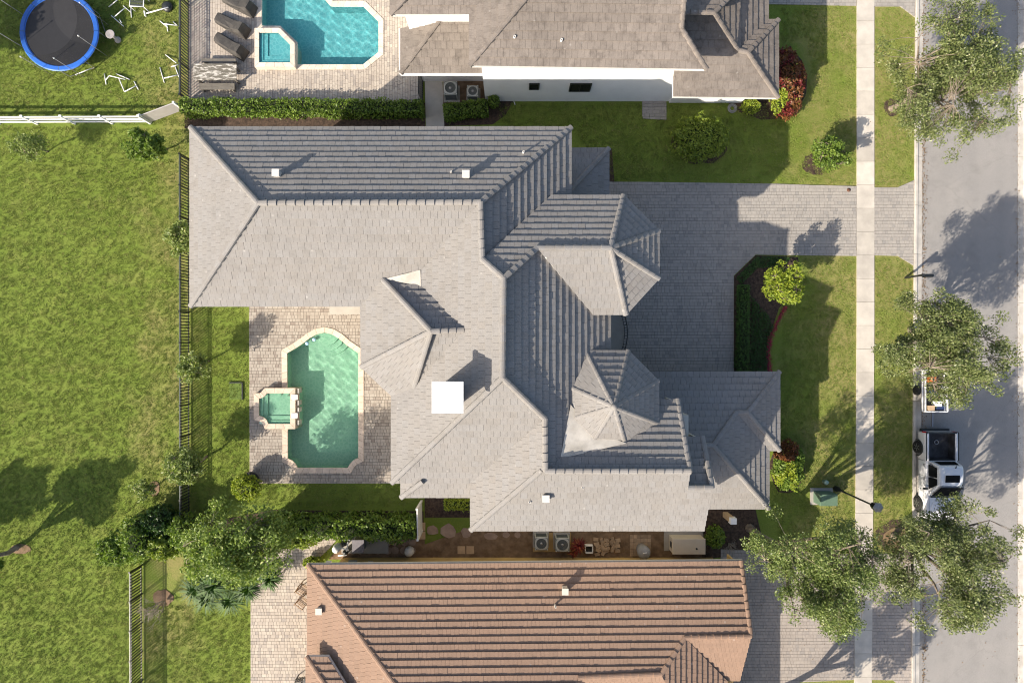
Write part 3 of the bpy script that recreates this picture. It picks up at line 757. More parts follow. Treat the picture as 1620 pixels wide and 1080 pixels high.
# chimney with flat white cap
ct = P(708, 628.5, 11.2); sz = 50 * (H - 11.2) / FPX
ch = MB(); ch.box((ct.x, ct.y, 9.55), (sz * .66, sz * .66, 3.0)); cho = ch.build('chimney', MAT['cream_wall'], house)
mb = MB(); mb.box((ct.x, ct.y, 11.15), (sz, sz, .1)); mb.build('chimney_cap', MAT['white_wall'], cho)
mb = MB()
for sx in (-1, 1):
    for sy in (-1, 1): mb.box((ct.x + sx * sz * .28, ct.y + sy * sz * .28, 11.07), (.08, .08, .08))
mb.build('cap_bracket', MAT['black'], cho)
for pl_, q, h, s, sq in ((A_N, (441, 277), .38, .26, True), (A_N, (738, 279), .38, .27, True), (A_N, (714, 273), .3, .045, False), (A_N, (828, 243), .42, .05, False),
                         (D_S, (863, 786), .3, .27, True), (D_S, (922, 770), .2, .06, False), (D_S, (838, 793), .22, .06, False), (C_W, (652, 600), .2, .05, False)):
    pipe_vent(house, pl_, q, h, s, MAT['vent'], 'roof_vent' if sq else 'vent_pipe', sq)
# lower cabana edge by the pool terrace
p0, p1 = P(522, 483, 3.2), P(571, 497, 3.2); mb = MB(); mb.box(((p0.x + p1.x) / 2, (p0.y + p1.y) / 2 + .25, 3.2), (p1.x - p0.x, p0.y - p1.y + .5, .12)); mb.build('terrace_canopy', MAT['slab'], house)

# ------------------------------------------------------------------ north neighbour
hn = thing('house', 'white walled house with weathered tan tiled roof beside turquoise pool', 'house')
ZU, PU = 6.3, .42
U3_S, U3_W = Plane((743, 104), (1075, 109), ZU, PU, (900, 0)), S('x', 743, ZU, PU, 900)
U1_S, U1_W = S('y', 23, ZU, PU, -100), S('x', 618, ZU, PU, 800)
U2_S, U2_W = S('y', 116, 3.3, PU, 0), S('x', 634, 3.3, PU, 800)
U4_S, V1_E, V1_N, V2_E = Plane((1065, 153), (1231, 155), ZG, PU, (1100, 0)), S('x', 1231, ZG, PU, 1000), S('y', 32, ZG, PU, 100), S('x', 1215, ZG, PU, 1000)
V2_N = S('y', -110, ZG, PU, 100)
uf = [(U3_S, [(743, 104), (1070, 109), (1118, 110), (1078, 45), (1086, -40), (864, -40)]), (U3_W, [(743, 104), (864, -40), (800, -40), (743, 23)]),
      (U1_S, [(618, 23), (743, 23), (800, -40), (675, -40)]), (U1_W, [(618, 23), (675, -40), (618, -40)])]
make_roof(hn, uf, [((743, 104), (864, -40)), ((1118, 110), (1078, 45)), ((1078, 45), (1086, -40)), ((618, 23), (675, -40))], MAT['roof_tan'], .4, .31, 'roof', 300, 100, .07)
lf = [(U2_S, [(634, 116), (767, 116), (767, 27), (700, 27)]), (U2_W, [(634, 116), (634, 46), (700, 27)]),
      (U4_S, [(1065, 153), (1231, 155), (1183, 83), (1168, 80), (1130, 20), (1080, 20), (1065, 122)]), (V1_E, [(1231, 32), (1231, 155), (1183, 83)]),
      (V1_N, [(1168, 80), (1183, 83), (1231, 32), (1215, 32)]), (V2_E, [(1130, 20), (1168, 80), (1215, 32), (1215, -40), (1190, -40)]), (V2_N, [(1130, 20), (1190, -40), (1080, -40), (1080, 20)])]
make_roof(hn, lf, [((634, 116), (700, 27)), ((1231, 155), (1183, 83)), ((1183, 83), (1168, 80)), ((1231, 32), (1183, 83)), ((1168, 80), (1130, 20)), ((1130, 20), (1190, -40)), ((1080, 20), (1130, 20))], MAT['roof_tan'], .4, .31, 'lower_roof', 0, 120, .065)
yw = P(0, 160.5).y                       # south wall plane of the tall block
def block(x0, x1, y0, y1, zt, m=MAT['white_wall'], par=hn, name='wall'):
    mb = MB(); mb.prism([(x0, y0, zt), (x1, y0, zt), (x1, y1, zt), (x0, y1, zt)], [(x0, y0, 0), (x1, y0, 0), (x1, y1, 0), (x0, y1, 0)]); return mb.build(name, m, par)
xw0, xw1 = P(768, 0).x, P(1058, 160).x
wn_ = block(xw0, 8.75, yw, yw + .5, ZU - .06); block(8.755, xw1, yw, yw + .12, 4.9); block(xw0 + .01, P(1078, 45, 6.5).x - .5, yw + .49, yw + 12, ZU - .065)
block(P(640, 0, 5).x, xw0 - .01, P(0, 23, ZU).y + .75, yw + 12, ZU - .07)
block(P(634, 0, 3.3).x + .6, xw0 - .02, P(0, 129).y, yw + 10, 3.2)
block(xw1 + .01, P(1231, 0, ZG).x - .55, P(0, 163).y, yw + 9, 3.6)
def window(px0, px1, py0, py1, yplane, par):
    """window in a south wall, placed where its sight lines meet the wall plane"""
    def zz(py): return H - yplane * FPX / (540 - py)
    z0, z1 = zz(py1), zz(py0); x0 = (px0 - 810) * (H - z1) / FPX; x1 = (px1 - 810) * (H - z1) / FPX
    mb = MB(); mb.box(((x0 + x1) / 2, yplane - .012, (z0 + z1) / 2), (x1 - x0, .03, z1 - z0)); wo = mb.build('window', MAT['glass'], par)
    mb = MB(); t = .06
    for a, b in (((x0, z0), (x1, z0)), ((x1, z0), (x1, z1)), ((x1, z1), (x0, z1)), ((x0, z1), (x0, z0))): mb.bar((a[0], yplane - .03, a[1]), (b[0], yplane - .03, b[1]), t)
    if x1 - x0 > .7: mb.bar(((x0 + x1) / 2, yplane - .03, z0), ((x0 + x1) / 2, yplane - .03, z1), .045)
    mb.build('window_frame', MAT['black'], wo)
window(838, 853, 132, 141, yw, wn_); window(903, 936, 132, 144, yw, wn_)
for q in ((814, 60), (888, 65)): pipe_vent(hn, U3_S, q, .25, .07, MAT['vent'], 'vent_pipe', False)
mb = MB()
a, b, c_ = P(634, 118, 3.2), P(767, 118, 3.2), P(633, 46, 3.2)
mb.bar(a, b, .12); mb.bar(a, c_, .12); mb.build('gutter', MAT['white'], hn)

# ------------------------------------------------------------------ south neighbour
hs = thing('house', 'ochre walled house with terracotta pink tiled roof', 'house')
ZL, PL = 3.5, .43
L_N, L_W = Plane((487, 893), (1172, 887), ZL, PL, (800, 1000)), S('x', 487, ZL, PL, 700)
zr1 = L_N.at(980, 1068).z; zr2 = L_N.at(1135, 1007).z
def fall(px_pt, z, dirn, p):       # plane through a ridge point falling in dirn (world)
    q = Plane.__new__(Plane); q.A = P(*px_pt, z); q.n = -Vector(dirn); q.ze = z; q.p = p; return q
L_S1 = fall((980, 1068), zr1, (0, -1), PL); L_S2 = fall((1135, 1007), zr2, (0, -1), PL); L_E = fall((1083, 1008), zr2, (1, 0), PL)
W_N, W_W = S('y', 1038, 4.5, PL, 1200), S('x', 485, 4.5, PL, 700)
sf = [(L_N, [(487, 893), (1172, 887), (1188, 1006), (1083, 1008), (1046, 1066), (915, 1071), (895, 1130), (659, 1130)]), (L_W, [(487, 893), (659, 1130), (487, 1130)]),
      (L_S1, [(915, 1071), (1046, 1066), (1078, 1130), (880, 1130)]), (L_S2, [(1083, 1008), (1188, 1006), (1170, 1076), (1150, 1076)]), (L_E, [(1083, 1008), (1150, 1076), (1150, 1130), (1078, 1130), (1046, 1066)]),
      (W_N, [(485, 1038), (519, 1038), (575, 1130), (545, 1130)]), (W_W, [(485, 1038), (545, 1130), (485, 1130)])]
make_roof(hs, sf, [((487, 893), (659, 1130)), ((1172, 887), (1188, 1006)), ((1083, 1008), (1188, 1006)), ((1083, 1008), (1046, 1066)), ((915, 1071), (1046, 1066)), ((485, 1038), (545, 1130))], MAT['roof_pink'], .36, .22, 'roof', 300, 200, .08)
ys = P(0, 881).y; xs0, xs1 = P(487, 0, ZL).x + .9, P(1172, 0, ZL).x - .35
mb = MB(); q = [(xs0, ys - 16), (xs1, ys - 16), (xs1, ys), (xs0, ys)]
mb.prism([(x, y, 3.35) for x, y in q], [(x, y, 0) for x, y in q]); ws = mb.build('wall', MAT['ochre_wall'], hs)
mb = MB(); mb.bar(P(486, 891.5, ZL - .1), P(1174, 885.5, ZL - .1), .11); mb.build('gutter', MAT['cream_wall'], hs)
for q, h, s, sq in (((893, 930), .45, .28, True), ((878, 955), .5, .05, False)): pipe_vent(hs, L_N, q, h, s, MAT['cream_wall'], 'roof_vent' if sq else 'vent_pipe', sq)
pipe_vent(hs, L_W, (507, 963), .3, .28, MAT['cream_wall']); pipe_vent(hs, L_W, (503, 988), .15, .05, MAT['black'], 'vent_pipe', False)
vertical(hs, [L_N.at(1188, 1006), L_N.at(1172, 887)], 2.5, MAT['ochre_wall'], .3)

# ------------------------------------------------------------------ vegetation
def leaf(mb, p, s, r, up=.6, asp=.5):
    n = Vector((r.gauss(0, 1), r.gauss(0, 1), r.gauss(0, 1) + up * 1.6)).normalized()
    d = n.orthogonal(); d.rotate(Matrix.Rotation(r.random() * 6.283, 3, n)); d.normalize(); e = n.cross(d)
    s *= r.uniform(.65, 1.3)
    mb.face([p - d * s * .5, p + e * s * asp * .5 + d * s * .05, p + d * s * .5, p - e * s * asp * .5 + d * s * .05], min(1, max(0, r.gauss(.45, .26))))
def cluster(mb, c, rad, n, s, r, up=.6):
    for _ in range(n):
        v = Vector((r.gauss(0, 1), r.gauss(0, 1), r.gauss(0, .8))); v = v.normalized() * rad * (r.random() ** .45)
        leaf(mb, c + v, s, r, up)
def crown_points(c, rad, n, r, seed, gap=-.12, freq=.45):
    out = []; tries = 0
    while len(out) < n and tries < n * 20:
        tries += 1
        v = Vector((r.gauss(0, 1), r.gauss(0, 1), r.gauss(0, 1))).normalized() * (r.random() ** .4)
        p = Vector((c.x + v.x * rad[0], c.y + v.y * rad[1], c.z + v.z * rad[2] + .0))
        k = mnoise.noise(p * freq + Vector((seed * 3.1, seed, 0)))
        edge = mnoise.noise(Vector((v.x, v.y, v.z)).normalized() * 1.7 + Vector((seed, 0, seed)))
        if k < gap or v.length > .86 + .35 * edge: continue
        out.append(p)
    return out
def tree(name, label, base, c, rad, n, per, cr, s, m, seed, trunk=.16, bark=None, group=None, up=.5, gap=-.12, limbs=9, stem_r=.014, fz=None, freq=.45):
    r = random.Random(seed); t = thing(name, label, 'tree', group=group); bark = bark or MAT['bark']
    pts = crown_points(c, rad, n, r, seed, gap, freq); b = Vector(base); fork = b.lerp(Vector((c.x, c.y, c.z - rad[2] * .9)), .8); fork.z = max(.5, c.z - rad[2] * 1.05)
    if fz: k_ = fz / fork.z; fork = b.lerp(fork, k_); fork.z = fz
    tb = MB(); mid = b.lerp(fork, .5) + Vector((r.uniform(-.12, .12), r.uniform(-.12, .12), 0))
    tb.tube([b - Vector((0, 0, .05)), b + Vector((0, 0, .12)), mid, fork], [trunk * 1.7, trunk * 1.15, trunk, trunk * .85], 10)
    lim = []
    for k in range(limbs):
        a = 2 * math.pi * (k + r.random() * .6) / limbs
        e = Vector((c.x + rad[0] * .72 * math.cos(a) * r.uniform(.6, 1.1), c.y + rad[1] * .72 * math.sin(a) * r.uniform(.6, 1.1), c.z + rad[2] * r.uniform(-.2, .6)))
        m1 = fork.lerp(e, .4) + Vector((r.uniform(-.25, .25), r.uniform(-.25, .25), r.uniform(-.1, .3))) * min(1, rad[0] / 3)
        m2 = fork.lerp(e, .72) + Vector((r.uniform(-.3, .3), r.uniform(-.3, .3), r.uniform(-.1, .3))) * min(1, rad[0] / 3)
        tb.tube([fork, m1, m2, e], [trunk * .66, trunk * .5, trunk * .34, trunk * .1], 6); lim += [m1, m1.lerp(m2, .5), m2, m2.lerp(e, .5), e]
    for p in pts:
        q = min(lim, key=lambda x: (x - p).length)
        if (q - p).length > .15: tb.tube([q, q.lerp(p, .5) + Vector((r.uniform(-.1, .1), r.uniform(-.1, .1), .05)), p], [stem_r * 1.6, stem_r, stem_r * .5], 3, cap=False)
    tb.build('trunk', bark, t)
    lm = MB()
    for p in pts: cluster(lm, p, cr * r.uniform(.7, 1.25), int(per * r.uniform(.6, 1.3)), s, r, up)
    lm.build('crown', m, t); return t
def shrub(name, label, c, rad, n, s, m, seed, cat='shrub', group=None, extra=None, lump=.22, core=True, top_only=False):
    """dense rounded plant: leaves over a lumpy mound round a solid core coloured dark as inner shade"""
    r = random.Random(seed); t = thing(name, label, cat, group=group); mb = MB(); c = Vector(c)
    ex = [MB() for _ in (extra or [])]
    for _ in range(n):
        v = Vector((r.gauss(0, 1), r.gauss(0, 1), r.gauss(0, 1))).normalized()
        if v.z < -.35: v.z = -v.z
        k = 1 + lump * mnoise.noise(v * 2.6 + Vector((seed, seed * .7, 0))) + lump * .6 * mnoise.noise(v * 6 + Vector((0, seed, 0)))
        k *= 1 - abs(r.gauss(0, .09))
        p = Vector((c.x + v.x * rad[0] * k, c.y + v.y * rad[1] * k, max(.04, c.z + v.z * rad[2] * k)))
        tgt = mb
        for (em, fr, cen, er), eb in zip(extra or [], ex):
            f = mnoise.noise(p * 1.6 + Vector((seed * 2, 0, len(em.name)))) if cen is None else (er - (p.xy - Vector(cen)).length) / er
            if f > fr: tgt = eb
        leaf(tgt, p, s, r, .5)
    mb.build('foliage', m, t)
    for (em, *_), eb in zip(extra or [], ex):
        if eb.f: eb.build('foliage', em, t)
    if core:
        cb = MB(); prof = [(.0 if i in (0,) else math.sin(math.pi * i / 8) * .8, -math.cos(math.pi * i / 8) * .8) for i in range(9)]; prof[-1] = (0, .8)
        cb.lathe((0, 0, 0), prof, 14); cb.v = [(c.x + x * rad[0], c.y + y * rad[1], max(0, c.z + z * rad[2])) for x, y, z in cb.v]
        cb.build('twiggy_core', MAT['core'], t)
    return t
MAT['core'] = basic('twig_shade', (.022, .03, .012), .95, .4, 12)  # solid filler inside foliage; the shade between leaves is put into its colour
def hedge(name, label, a, b, wd, h, n, s, m, seed, group=None, z0=.0, lump=.08):
    """clipped hedge along a-b (world xy)"""
    r = random.Random(seed); t = thing(name, label, 'hedge', group=group); mb = MB()
    a, b = Vector(a), Vector(b); d = b - a; L = d.length; d.normalize(); sd = Vector((-d.y, d.x))
    for _ in range(n):
        u = r.random() * L; k = r.random(); per = wd + 2 * h; q = k * per
        if q < h: y, z = -wd / 2, q
        elif q < h + wd: y, z = q - h - wd / 2, h
        else: y, z = wd / 2, q - h - wd
        o = lump * mnoise.noise(Vector((u * 1.4 + seed, y * 2, z * 2))) + .04 * r.gauss(0, 1)
        if z >= h: z += o * 1.6
        else: y += o * (1 if y > 0 else -1) * 1.4
        if r.random() < .05: u = r.choice((0, L)); y = r.uniform(-wd / 2, wd / 2); z = r.random() * h
        p = a + d * u + sd * y; leaf(mb, Vector((p.x, p.y, z0 + max(.03, z))), s, r, .4)
    mb.build('foliage', m, t)
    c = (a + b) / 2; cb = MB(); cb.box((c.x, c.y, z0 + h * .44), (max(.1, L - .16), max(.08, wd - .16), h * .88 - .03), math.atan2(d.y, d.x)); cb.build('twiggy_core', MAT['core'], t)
    return t

GT = 'oak trees along the street'
tree('oak_tree', 'airy street oak at the top right by the kerb', P(1410, 172), P(1504, 119, 6.0), (4.0, 4.1, 1.9), 360, 125, .42, .115, MAT['leaf_oak'], 1, .15, group=GT, fz=2.4, gap=-.04, freq=.55)
tree('oak_tree', 'airy street oak overhanging the loaded trailer', P(1440, 522), P(1503, 545, 6.0), (4.1, 3.2, 1.8), 360, 125, .42, .115, MAT['leaf_oak'], 2, .15, group=GT, fz=2.4, gap=-.04, freq=.55)
tree('oak_tree', 'spreading oak with pale trunk between sidewalk and terracotta house', P(1186, 835), P(1297, 903, 6.2), (3.9, 3.9, 1.9), 360, 125, .42, .115, MAT['leaf_oak2'] if 'leaf_oak2' in MAT else MAT['leaf_oak'], 3, .2, group=GT, fz=2.4, gap=-.04, freq=.55)
tree('oak_tree', 'street oak hiding the front of the white pickup', P(1413, 846), P(1503, 890, 6.0), (4.0, 3.8, 1.9), 360, 125, .42, .115, MAT['leaf_oak'], 4, .17, group=GT, fz=2.4, gap=-.04, freq=.55)
tree('shade_tree', 'tall tree at the bottom left corner casting a long lawn shadow', P(26, 866), P(-68, 905, 3.7), (2.0, 1.9, 1.5), 110, 200, .34, .22, MAT['leaf_mid'], 5, .14, gap=-.02, freq=.8, fz=1.2)
tree('shade_tree', 'tree off the left edge casting shade on the lawn', P(-102, 877), P(-210, 918, 3.7), (2.0, 2.0, 1.6), 120, 200, .34, .22, MAT['leaf_mid'], 6, .15, gap=-.02, freq=.8, fz=1.2)
tree('shade_tree', 'front yard tree below the bottom edge shading the pink driveway', P(1226, 1092), P(1323, 1204, 4.8), (3.3, 2.7, 1.6), 190, 130, .4, .16, MAT['leaf_oak'], 7, .2, gap=-.02, freq=.6, fz=1.6)
tree('shade_tree', 'dense grey green tree beside the cream patio', P(421, 822), P(372, 861, 4.2), (3.2, 2.4, 2.1), 240, 95, .5, .17, MAT['leaf_pale2'] if 'leaf_pale2' in MAT else MAT['leaf_pale'], 8, .13, gap=-.5)
GY = 'young trees along the black fence'
tree('young_tree', 'young tree tucked against the west eave of the grey house', P(305, 385), P(286, 379, 2.3), (.75, 1.1, .8), 50, 72, .28, .16, MAT['leaf_pale'], 9, .05, group=GY, gap=-.5, limbs=5)
tree('young_tree', 'young round tree on the fence level with the pool', P(330, 571), P(303, 583, 2.1), (1.0, .95, .75), 57, 75, .28, .16, MAT['leaf_pale'], 10, .05, group=GY, gap=-.5, limbs=5)
tree('young_tree', 'young tree on the fence level with the pool bottom', P(327, 722), P(293, 738, 2.3), (1.15, 1.15, .9), 70, 79, .3, .16, MAT['leaf_pale'], 11, .06, group=GY, gap=-.5, limbs=6)
tree('young_tree', 'round glossy tree just below the white fence', P(264, 237), P(229, 231, 1.9), (1.1, .9, .8), 70, 79, .28, .17, MAT['leaf_mid'], 12, .05, gap=-.5, limbs=6)
tree('young_tree', 'thin feathery tree under the white rail fence', P(76, 240), P(44, 232, 1.9), (1.1, .9, .7), 75, 39, .28, .13, MAT['leaf_pale'], 13, .04, gap=-.5, limbs=7)
tree('young_tree', 'small thin tree left of the fence on bare soil', P(243, 772), P(226, 776, 1.5), (.75, .7, .5), 42, 36, .25, .14, MAT['leaf_pale'], 14, .04, gap=-.5, limbs=5)

tree('standard_tree', 'bright lime round headed tree in the front bed', P(1212, 455), P(1243, 448, 2.6), (1.2, 1.25, .95), 110, 55, .26, .15, MAT['leaf_lime'], 15, .07, gap=-.7, limbs=6)
tree('standard_tree', 'round green tree on the lawn beside the sidewalk', P(1292, 254), P(1312, 243, 1.6), (1.25, 1.1, .8), 90, 48, .26, .16, MAT['leaf_mid'], 16, .06, gap=-.7, limbs=6)
def WP(x, y, z): return P(x, y, z)
shrub('bush', 'big clipped oval bush on the shaded side lawn', WP(1106, 219, 1.1), (1.7, 1.3, 1.25), 6000, .15, MAT['leaf_lime2'], 20, 'bush')
shrub('croton_bush', 'red and orange croton bush at the corner of the white house', WP(1243, 132, .6), (1.1, 2.1, .8), 4200, .17, MAT['leaf_croton'], 21, 'bush', extra=[(MAT['leaf_red'], .1, None, 0), (MAT['leaf_lime'], .25, (P(1210, 170).x, P(1210, 170).y), 1.1)])
shrub('bush', 'small lime bush under the white wall', WP(1187, 170, .35), (.55, .45, .45), 700, .13, MAT['leaf_lime'], 22, 'bush')
shrub('bush', 'mixed green and gold bush beside the garage wing', WP(1246, 735, .55), (.95, 1.5, .75), 3200, .17, MAT['leaf_mid'], 23, 'bush', extra=[(MAT['leaf_lime'], .02, None, 0), (MAT['leaf_croton'], .3, (P(1230, 700).x, P(1230, 700).y), 1.3)])
shrub('potted_bush', 'lime green bush in a black bowl beside the pool terrace', WP(390, 770, .9), (.85, .8, .5), 1500, .15, MAT['leaf_lime'], 24, 'bush', core=True)
mb = MB(); mb.lathe(P(402, 757), [(.3, 0), (.5, .35), (.52, .4), (.44, .4), (.42, .32), (0, .3)], 20); mb.build('planter_bowl', MAT['black'], label='round black planter bowl at the terrace corner', cat='planter')
SG = 'shrubs massed at the fence corner'
for k, (x, y, z, rx, ry, rz, m, lab) in enumerate([(185, 868, 1.0, 1.0, .85, .9, 'leaf_mid', 'leftmost shrub of the mass at the fence corner'), (222, 850, 1.2, 1.1, 1.3, 1.0, 'leaf_mid', 'tall dark shrub over the end of the black fence'),
        (255, 826, 1.0, 1.0, 1.0, .9, 'leaf_dark', 'dark shrub shaded behind the fence corner'), (262, 862, 1.2, 1.0, .75, .9, 'leaf_lime2', 'yellow green shrub at the front of the corner mass'),
        (298, 838, 1.3, 1.0, 1.0, 1.0, 'leaf_mid', 'shrub joining the corner mass to the dense tree')]):
    shrub('corner_shrub', lab, WP(x, y, z), (rx, ry, rz), 2600, .17, MAT.get(m, MAT['leaf_mid']), 30 + k, 'shrub', SG, lump=.4)
shrub('bush', 'yellow green bush above the cream patio path', WP(470, 848, .9), (1.3, .7, .8), 2300, .16, MAT['leaf_lime2'] if 'leaf_lime2' in MAT else MAT['leaf_mid'], 40, 'bush', lump=.35)
def hx(*q): p = P(*q); return (p.x, p.y)
hedge('hedge', 'sunlit leafy hedge between turquoise pool terrace and grey roof', hx(298, 176), hx(671, 178), .75, .95, 9500, .16, MAT['leaf_mid'], 50, lump=.12)
hedge('hedge', 'short hedge in front of the two air conditioners by the white wall', hx(704, 183), hx(772, 176), .75, .8, 2300, .15, MAT['leaf_mid'], 51)
shrub('bush', 'small leafy clump against the end of the white wall', WP(781, 158, .5), (.35, .5, .5), 500, .15, MAT['leaf_mid'], 52, 'bush')
hedge('hedge', 'low box hedge along the driveway edge', hx(1172, 452), hx(1171, 586), .6, .6, 3800, .11, MAT['leaf_dark2'] if 'leaf_dark2' in MAT else MAT['leaf_dark'], 53)
hedge('hedge', 'lush hedge between pool lawn and the paved equipment yard', hx(440, 822), hx(664, 824), .9, 1.9, 8500, .2, MAT['leaf_mid'], 54, lump=.25)
hedge('hedge', 'bit of lime hedge peeking out under the south eave', hx(704, 795), hx(760, 795), .5, .6, 1400, .13, MAT['leaf_lime'], 55)
# ground cover and flowers in the front bed
mb = MB(); r = random.Random(60)
GC = [XY([(1188, 470), (1215, 500), (1222, 520), (1212, 560), (1212, 588), (1186, 588)]), XY([(1163, 440), (1196, 406), (1250, 408), (1240, 420), (1196, 425), (1172, 450)])]
for q in GC:
    xs, ys = [p[0] for p in q], [p[1] for p in q]
    for _ in range(4200):
        p = (r.uniform(min(xs), max(xs)), r.uniform(min(ys), max(ys)))
        if inside(p, q): leaf(mb, Vector((*p, r.uniform(.05, .22))), .11, r, .8)
mb.build('ground_cover', MAT['leaf_cover'], label='low dark green ground cover in the front bed', cat='ground cover', kind='stuff')
line = [P(1240, 487), P(1228, 510), P(1217, 535), P(1214, 555), P(1217, 588)]
for k in range(26):
    t = k / 25 * (len(line) - 1.001); i = int(t); p = line[i].lerp(line[i + 1], t - i); mb = MB()
    for _ in range(46): leaf(mb, p + Vector((r.gauss(0, .07), r.gauss(0, .07), r.uniform(.06, .24))), .08, r, .8)
    mb.build('flower_clump', MAT['flower'], label='red flowering bedding plant in the curved row under the lime tree', cat='flower', group='red bedding row')
# spiky plants
def spiky(name, label, base, h, n, L, seed, m, cat='plant', group=None, wd=.06):
    r = random.Random(seed); t = thing(name, label, cat, group=group); tb = MB(); top = Vector(base) + Vector((0, 0, h)); tb.tube([base, top], [.07, .05], 6); tb.build('stem', MAT['bark'], t); lm = MB()
    for k in range(n):
        a = r.random() * 6.283; el = r.uniform(-.25, 1.2); d = Vector((math.cos(a), math.sin(a), 0)); s = Vector((-d.y, d.x, 0)) * wd / 2; l = L * r.uniform(.7, 1.15)
        m1 = top + d * l * .5 * math.cos(el) + Vector((0, 0, l * .5 * math.sin(el))); e = top + d * l * math.cos(el * .6) + Vector((0, 0, l * math.sin(el) * .6 - l * .12))
        ti = r.random(); lm.face([top - s * .5, top + s * .5, m1 + s, m1 - s], ti); lm.face([m1 - s, m1 + s, e], ti)
    lm.build('fronds', m, t); return t
PGR = 'spiky plants at the patio edge'
for k, (x, y, h, L, n, lab) in enumerate([(318, 925, .5, .75, 60, 'spiky palm plant at the left end of the patio bed'), (338, 938, .5, .8, 60, 'spiky palm plant second from the left in the patio bed'), (372, 942, .5, .75, 60, 'spiky palm plant nearest the lawn corner of the patio'),
        (402, 922, .7, .7, 70, 'spiky plant overhanging the patio edge'), (352, 915, .9, .8, 50, 'spiky palm plant under the dense tree'), (437, 905, .8, .62, 80, 'lone spiky plant casting a starry shadow on the patio')]):
    spiky('spiky_plant', lab, P(x, y), h, int(n * 1.8), L * 1.45, 70 + k, MAT['leaf_palm'], group=PGR, wd=.07)
spiky('cordyline', 'dark red cordyline beside the side yard air conditioners', P(913, 856), .7, 70, .55, 80, MAT['leaf_red'], wd=.09)
spiky('cordyline', 'smaller dark red cordyline against the ochre wall', P(906, 868), .5, 40, .4, 81, MAT['leaf_red'], wd=.08)
shrub('bush', 'green and gold plant at the roof corner of the terracotta house', WP(496, 889, .4), (.6, .35, .4), 600, .16, MAT['leaf_lime'], 82, 'bush')
shrub('bush', 'leafy green plant beside the beige generator box', WP(1131, 848, .5), (.55, .7, .6), 900, .2, MAT['leaf_mid'], 83, 'bush')
tb = MB(); r = random.Random(85)
def twigs(tb, p, d, L, rad, depth):
    e = p + d * L; tb.tube([p, p.lerp(e, .5) + Vector((r.gauss(0, .04), r.gauss(0, .04), 0)) * L, e], [rad, rad * .8, rad * .6], 5, cap=False)
    if depth:
        for _ in range(r.choice((2, 3))): twigs(tb, p.lerp(e, r.uniform(.5, 1)), (d + Vector((r.gauss(0, .5), r.gauss(0, .5), r.gauss(0, .25)))).normalized(), L * r.uniform(.55, .85), rad * .6, depth - 1)
for _ in range(5): twigs(tb, P(263, 948) + Vector((0, 0, .1)), Vector((r.gauss(-.35, .4), r.gauss(-.55, .5), .75)).normalized(), .75, .032, 4)
tb.build('bare_tree', MAT['twig'], label='leafless pale branched sapling over the lower black fence', cat='tree')
tb = MB()
for _ in range(7): twigs(tb, P(1152, 858) + Vector((0, 0, .05)), Vector((r.gauss(.2, .5), r.gauss(-.1, .5), .6)).normalized(), .35, .014, 3)
tb.build('bare_shrub', MAT['twig'], label='dry twiggy shrub right of the beige generator', cat='shrub')

tree('shade_tree', 'tree off the left edge shading the trampoline', P(-115, 140), P(-275, 75, 5.0), (2.3, 2.3, 1.8), 150, 190, .5, .25, MAT['leaf_mid'], 17, .15)
# ------------------------------------------------------------------ fences
pk = MB(); pk.box((0, 0, .6), (.05, .05, 1.08)); pkm2 = pk.mesh('picket', MAT['black'])
pst = MB(); pst.box((0, 0, .56), (.07, .07, 1.12)); pst.box((0, 0, 1.14), (.09, .09, .03)); pstm = pst.mesh('post', MAT['black'])
def picket_fence(label, a, b, h=1.05, step=.18, bay=1.85):
    t = thing('picket_fence', label, 'fence', group='black metal fences'); a, b = Vector((a.x, a.y, 0)), Vector((b.x, b.y, 0)); d = b - a; L = d.length
    for zz in (.12, h - .12, h):
        mb = MB(); mb.bar(a + Vector((0, 0, zz)), b + Vector((0, 0, zz)), .05, .04); mb.build('rail', MAT['rail'] if zz == h else MAT['black'], t)
    n = int(L / step)
    for k in range(n): p = a + d * ((k + .5) / n); link('picket', pkm2, t, loc=(p.x, p.y, 0)).scale = (1, 1, (h - .02) / 1.14)
    m = max(1, round(L / bay))
    for k in range(m + 1): p = a + d * (k / m); link('post', pstm, t, loc=(p.x, p.y, 0)).scale = (1, 1, h / 1.1)
    return t
MAT['rail'] = basic('fence_top_rail', (.06, .075, .07), .35, .2, spec=.6)
picket_fence('long black picket fence between big lawn and grey roofed house', P(299.5, 252), P(300.5, 832))
picket_fence('black picket fence beside the turquoise pool terrace', P(299.5, -40), P(299.5, 161))
picket_fence('black picket fence at the bottom left below the shrubs', P(225, 893), P(226, 1120), 1.15)
t = thing('gate', 'narrow black metal gate at the end of the north terrace', 'gate')
a, b = P(669, 122), P(668.5, 165)
mb = MB(); mb.bar(a + Vector((0, 0, 1.5)), b + Vector((0, 0, 1.5)), .06); mb.build('rail', MAT['black'], t); mb = MB(); mb.bar(a + Vector((0, 0, .1)), b + Vector((0, 0, .1)), .05); mb.build('rail', MAT['black'], t)
for k in range(13): p = a.lerp(b, k / 12); mb = MB(); mb.box((p.x, p.y, .78), (.03, .03, 1.5)); mb.build('picket', MAT['black'], t)
t = thing('white_fence', 'white three rail fence between the two back lawns', 'fence')
a, b = P(-60, 196.5), P(238, 195.5)
for zz in (.3, .68, 1.06): mb = MB(); mb.bar(a + Vector((0, 0, zz)), b + Vector((0, 0, zz)), .04, .14); mb.build('rail', MAT['white'], t)
for k in range(6):
    p = a.lerp(b, k / 5); mb = MB(); mb.box((p.x, p.y, .58), (.11, .11, 1.16)); mb.box((p.x, p.y, 1.18), (.14, .14, .04)); mb.build('post', MAT['white'], t)
t = thing('panel_fence', 'pale solid panel joining white fence and black fence', 'fence')
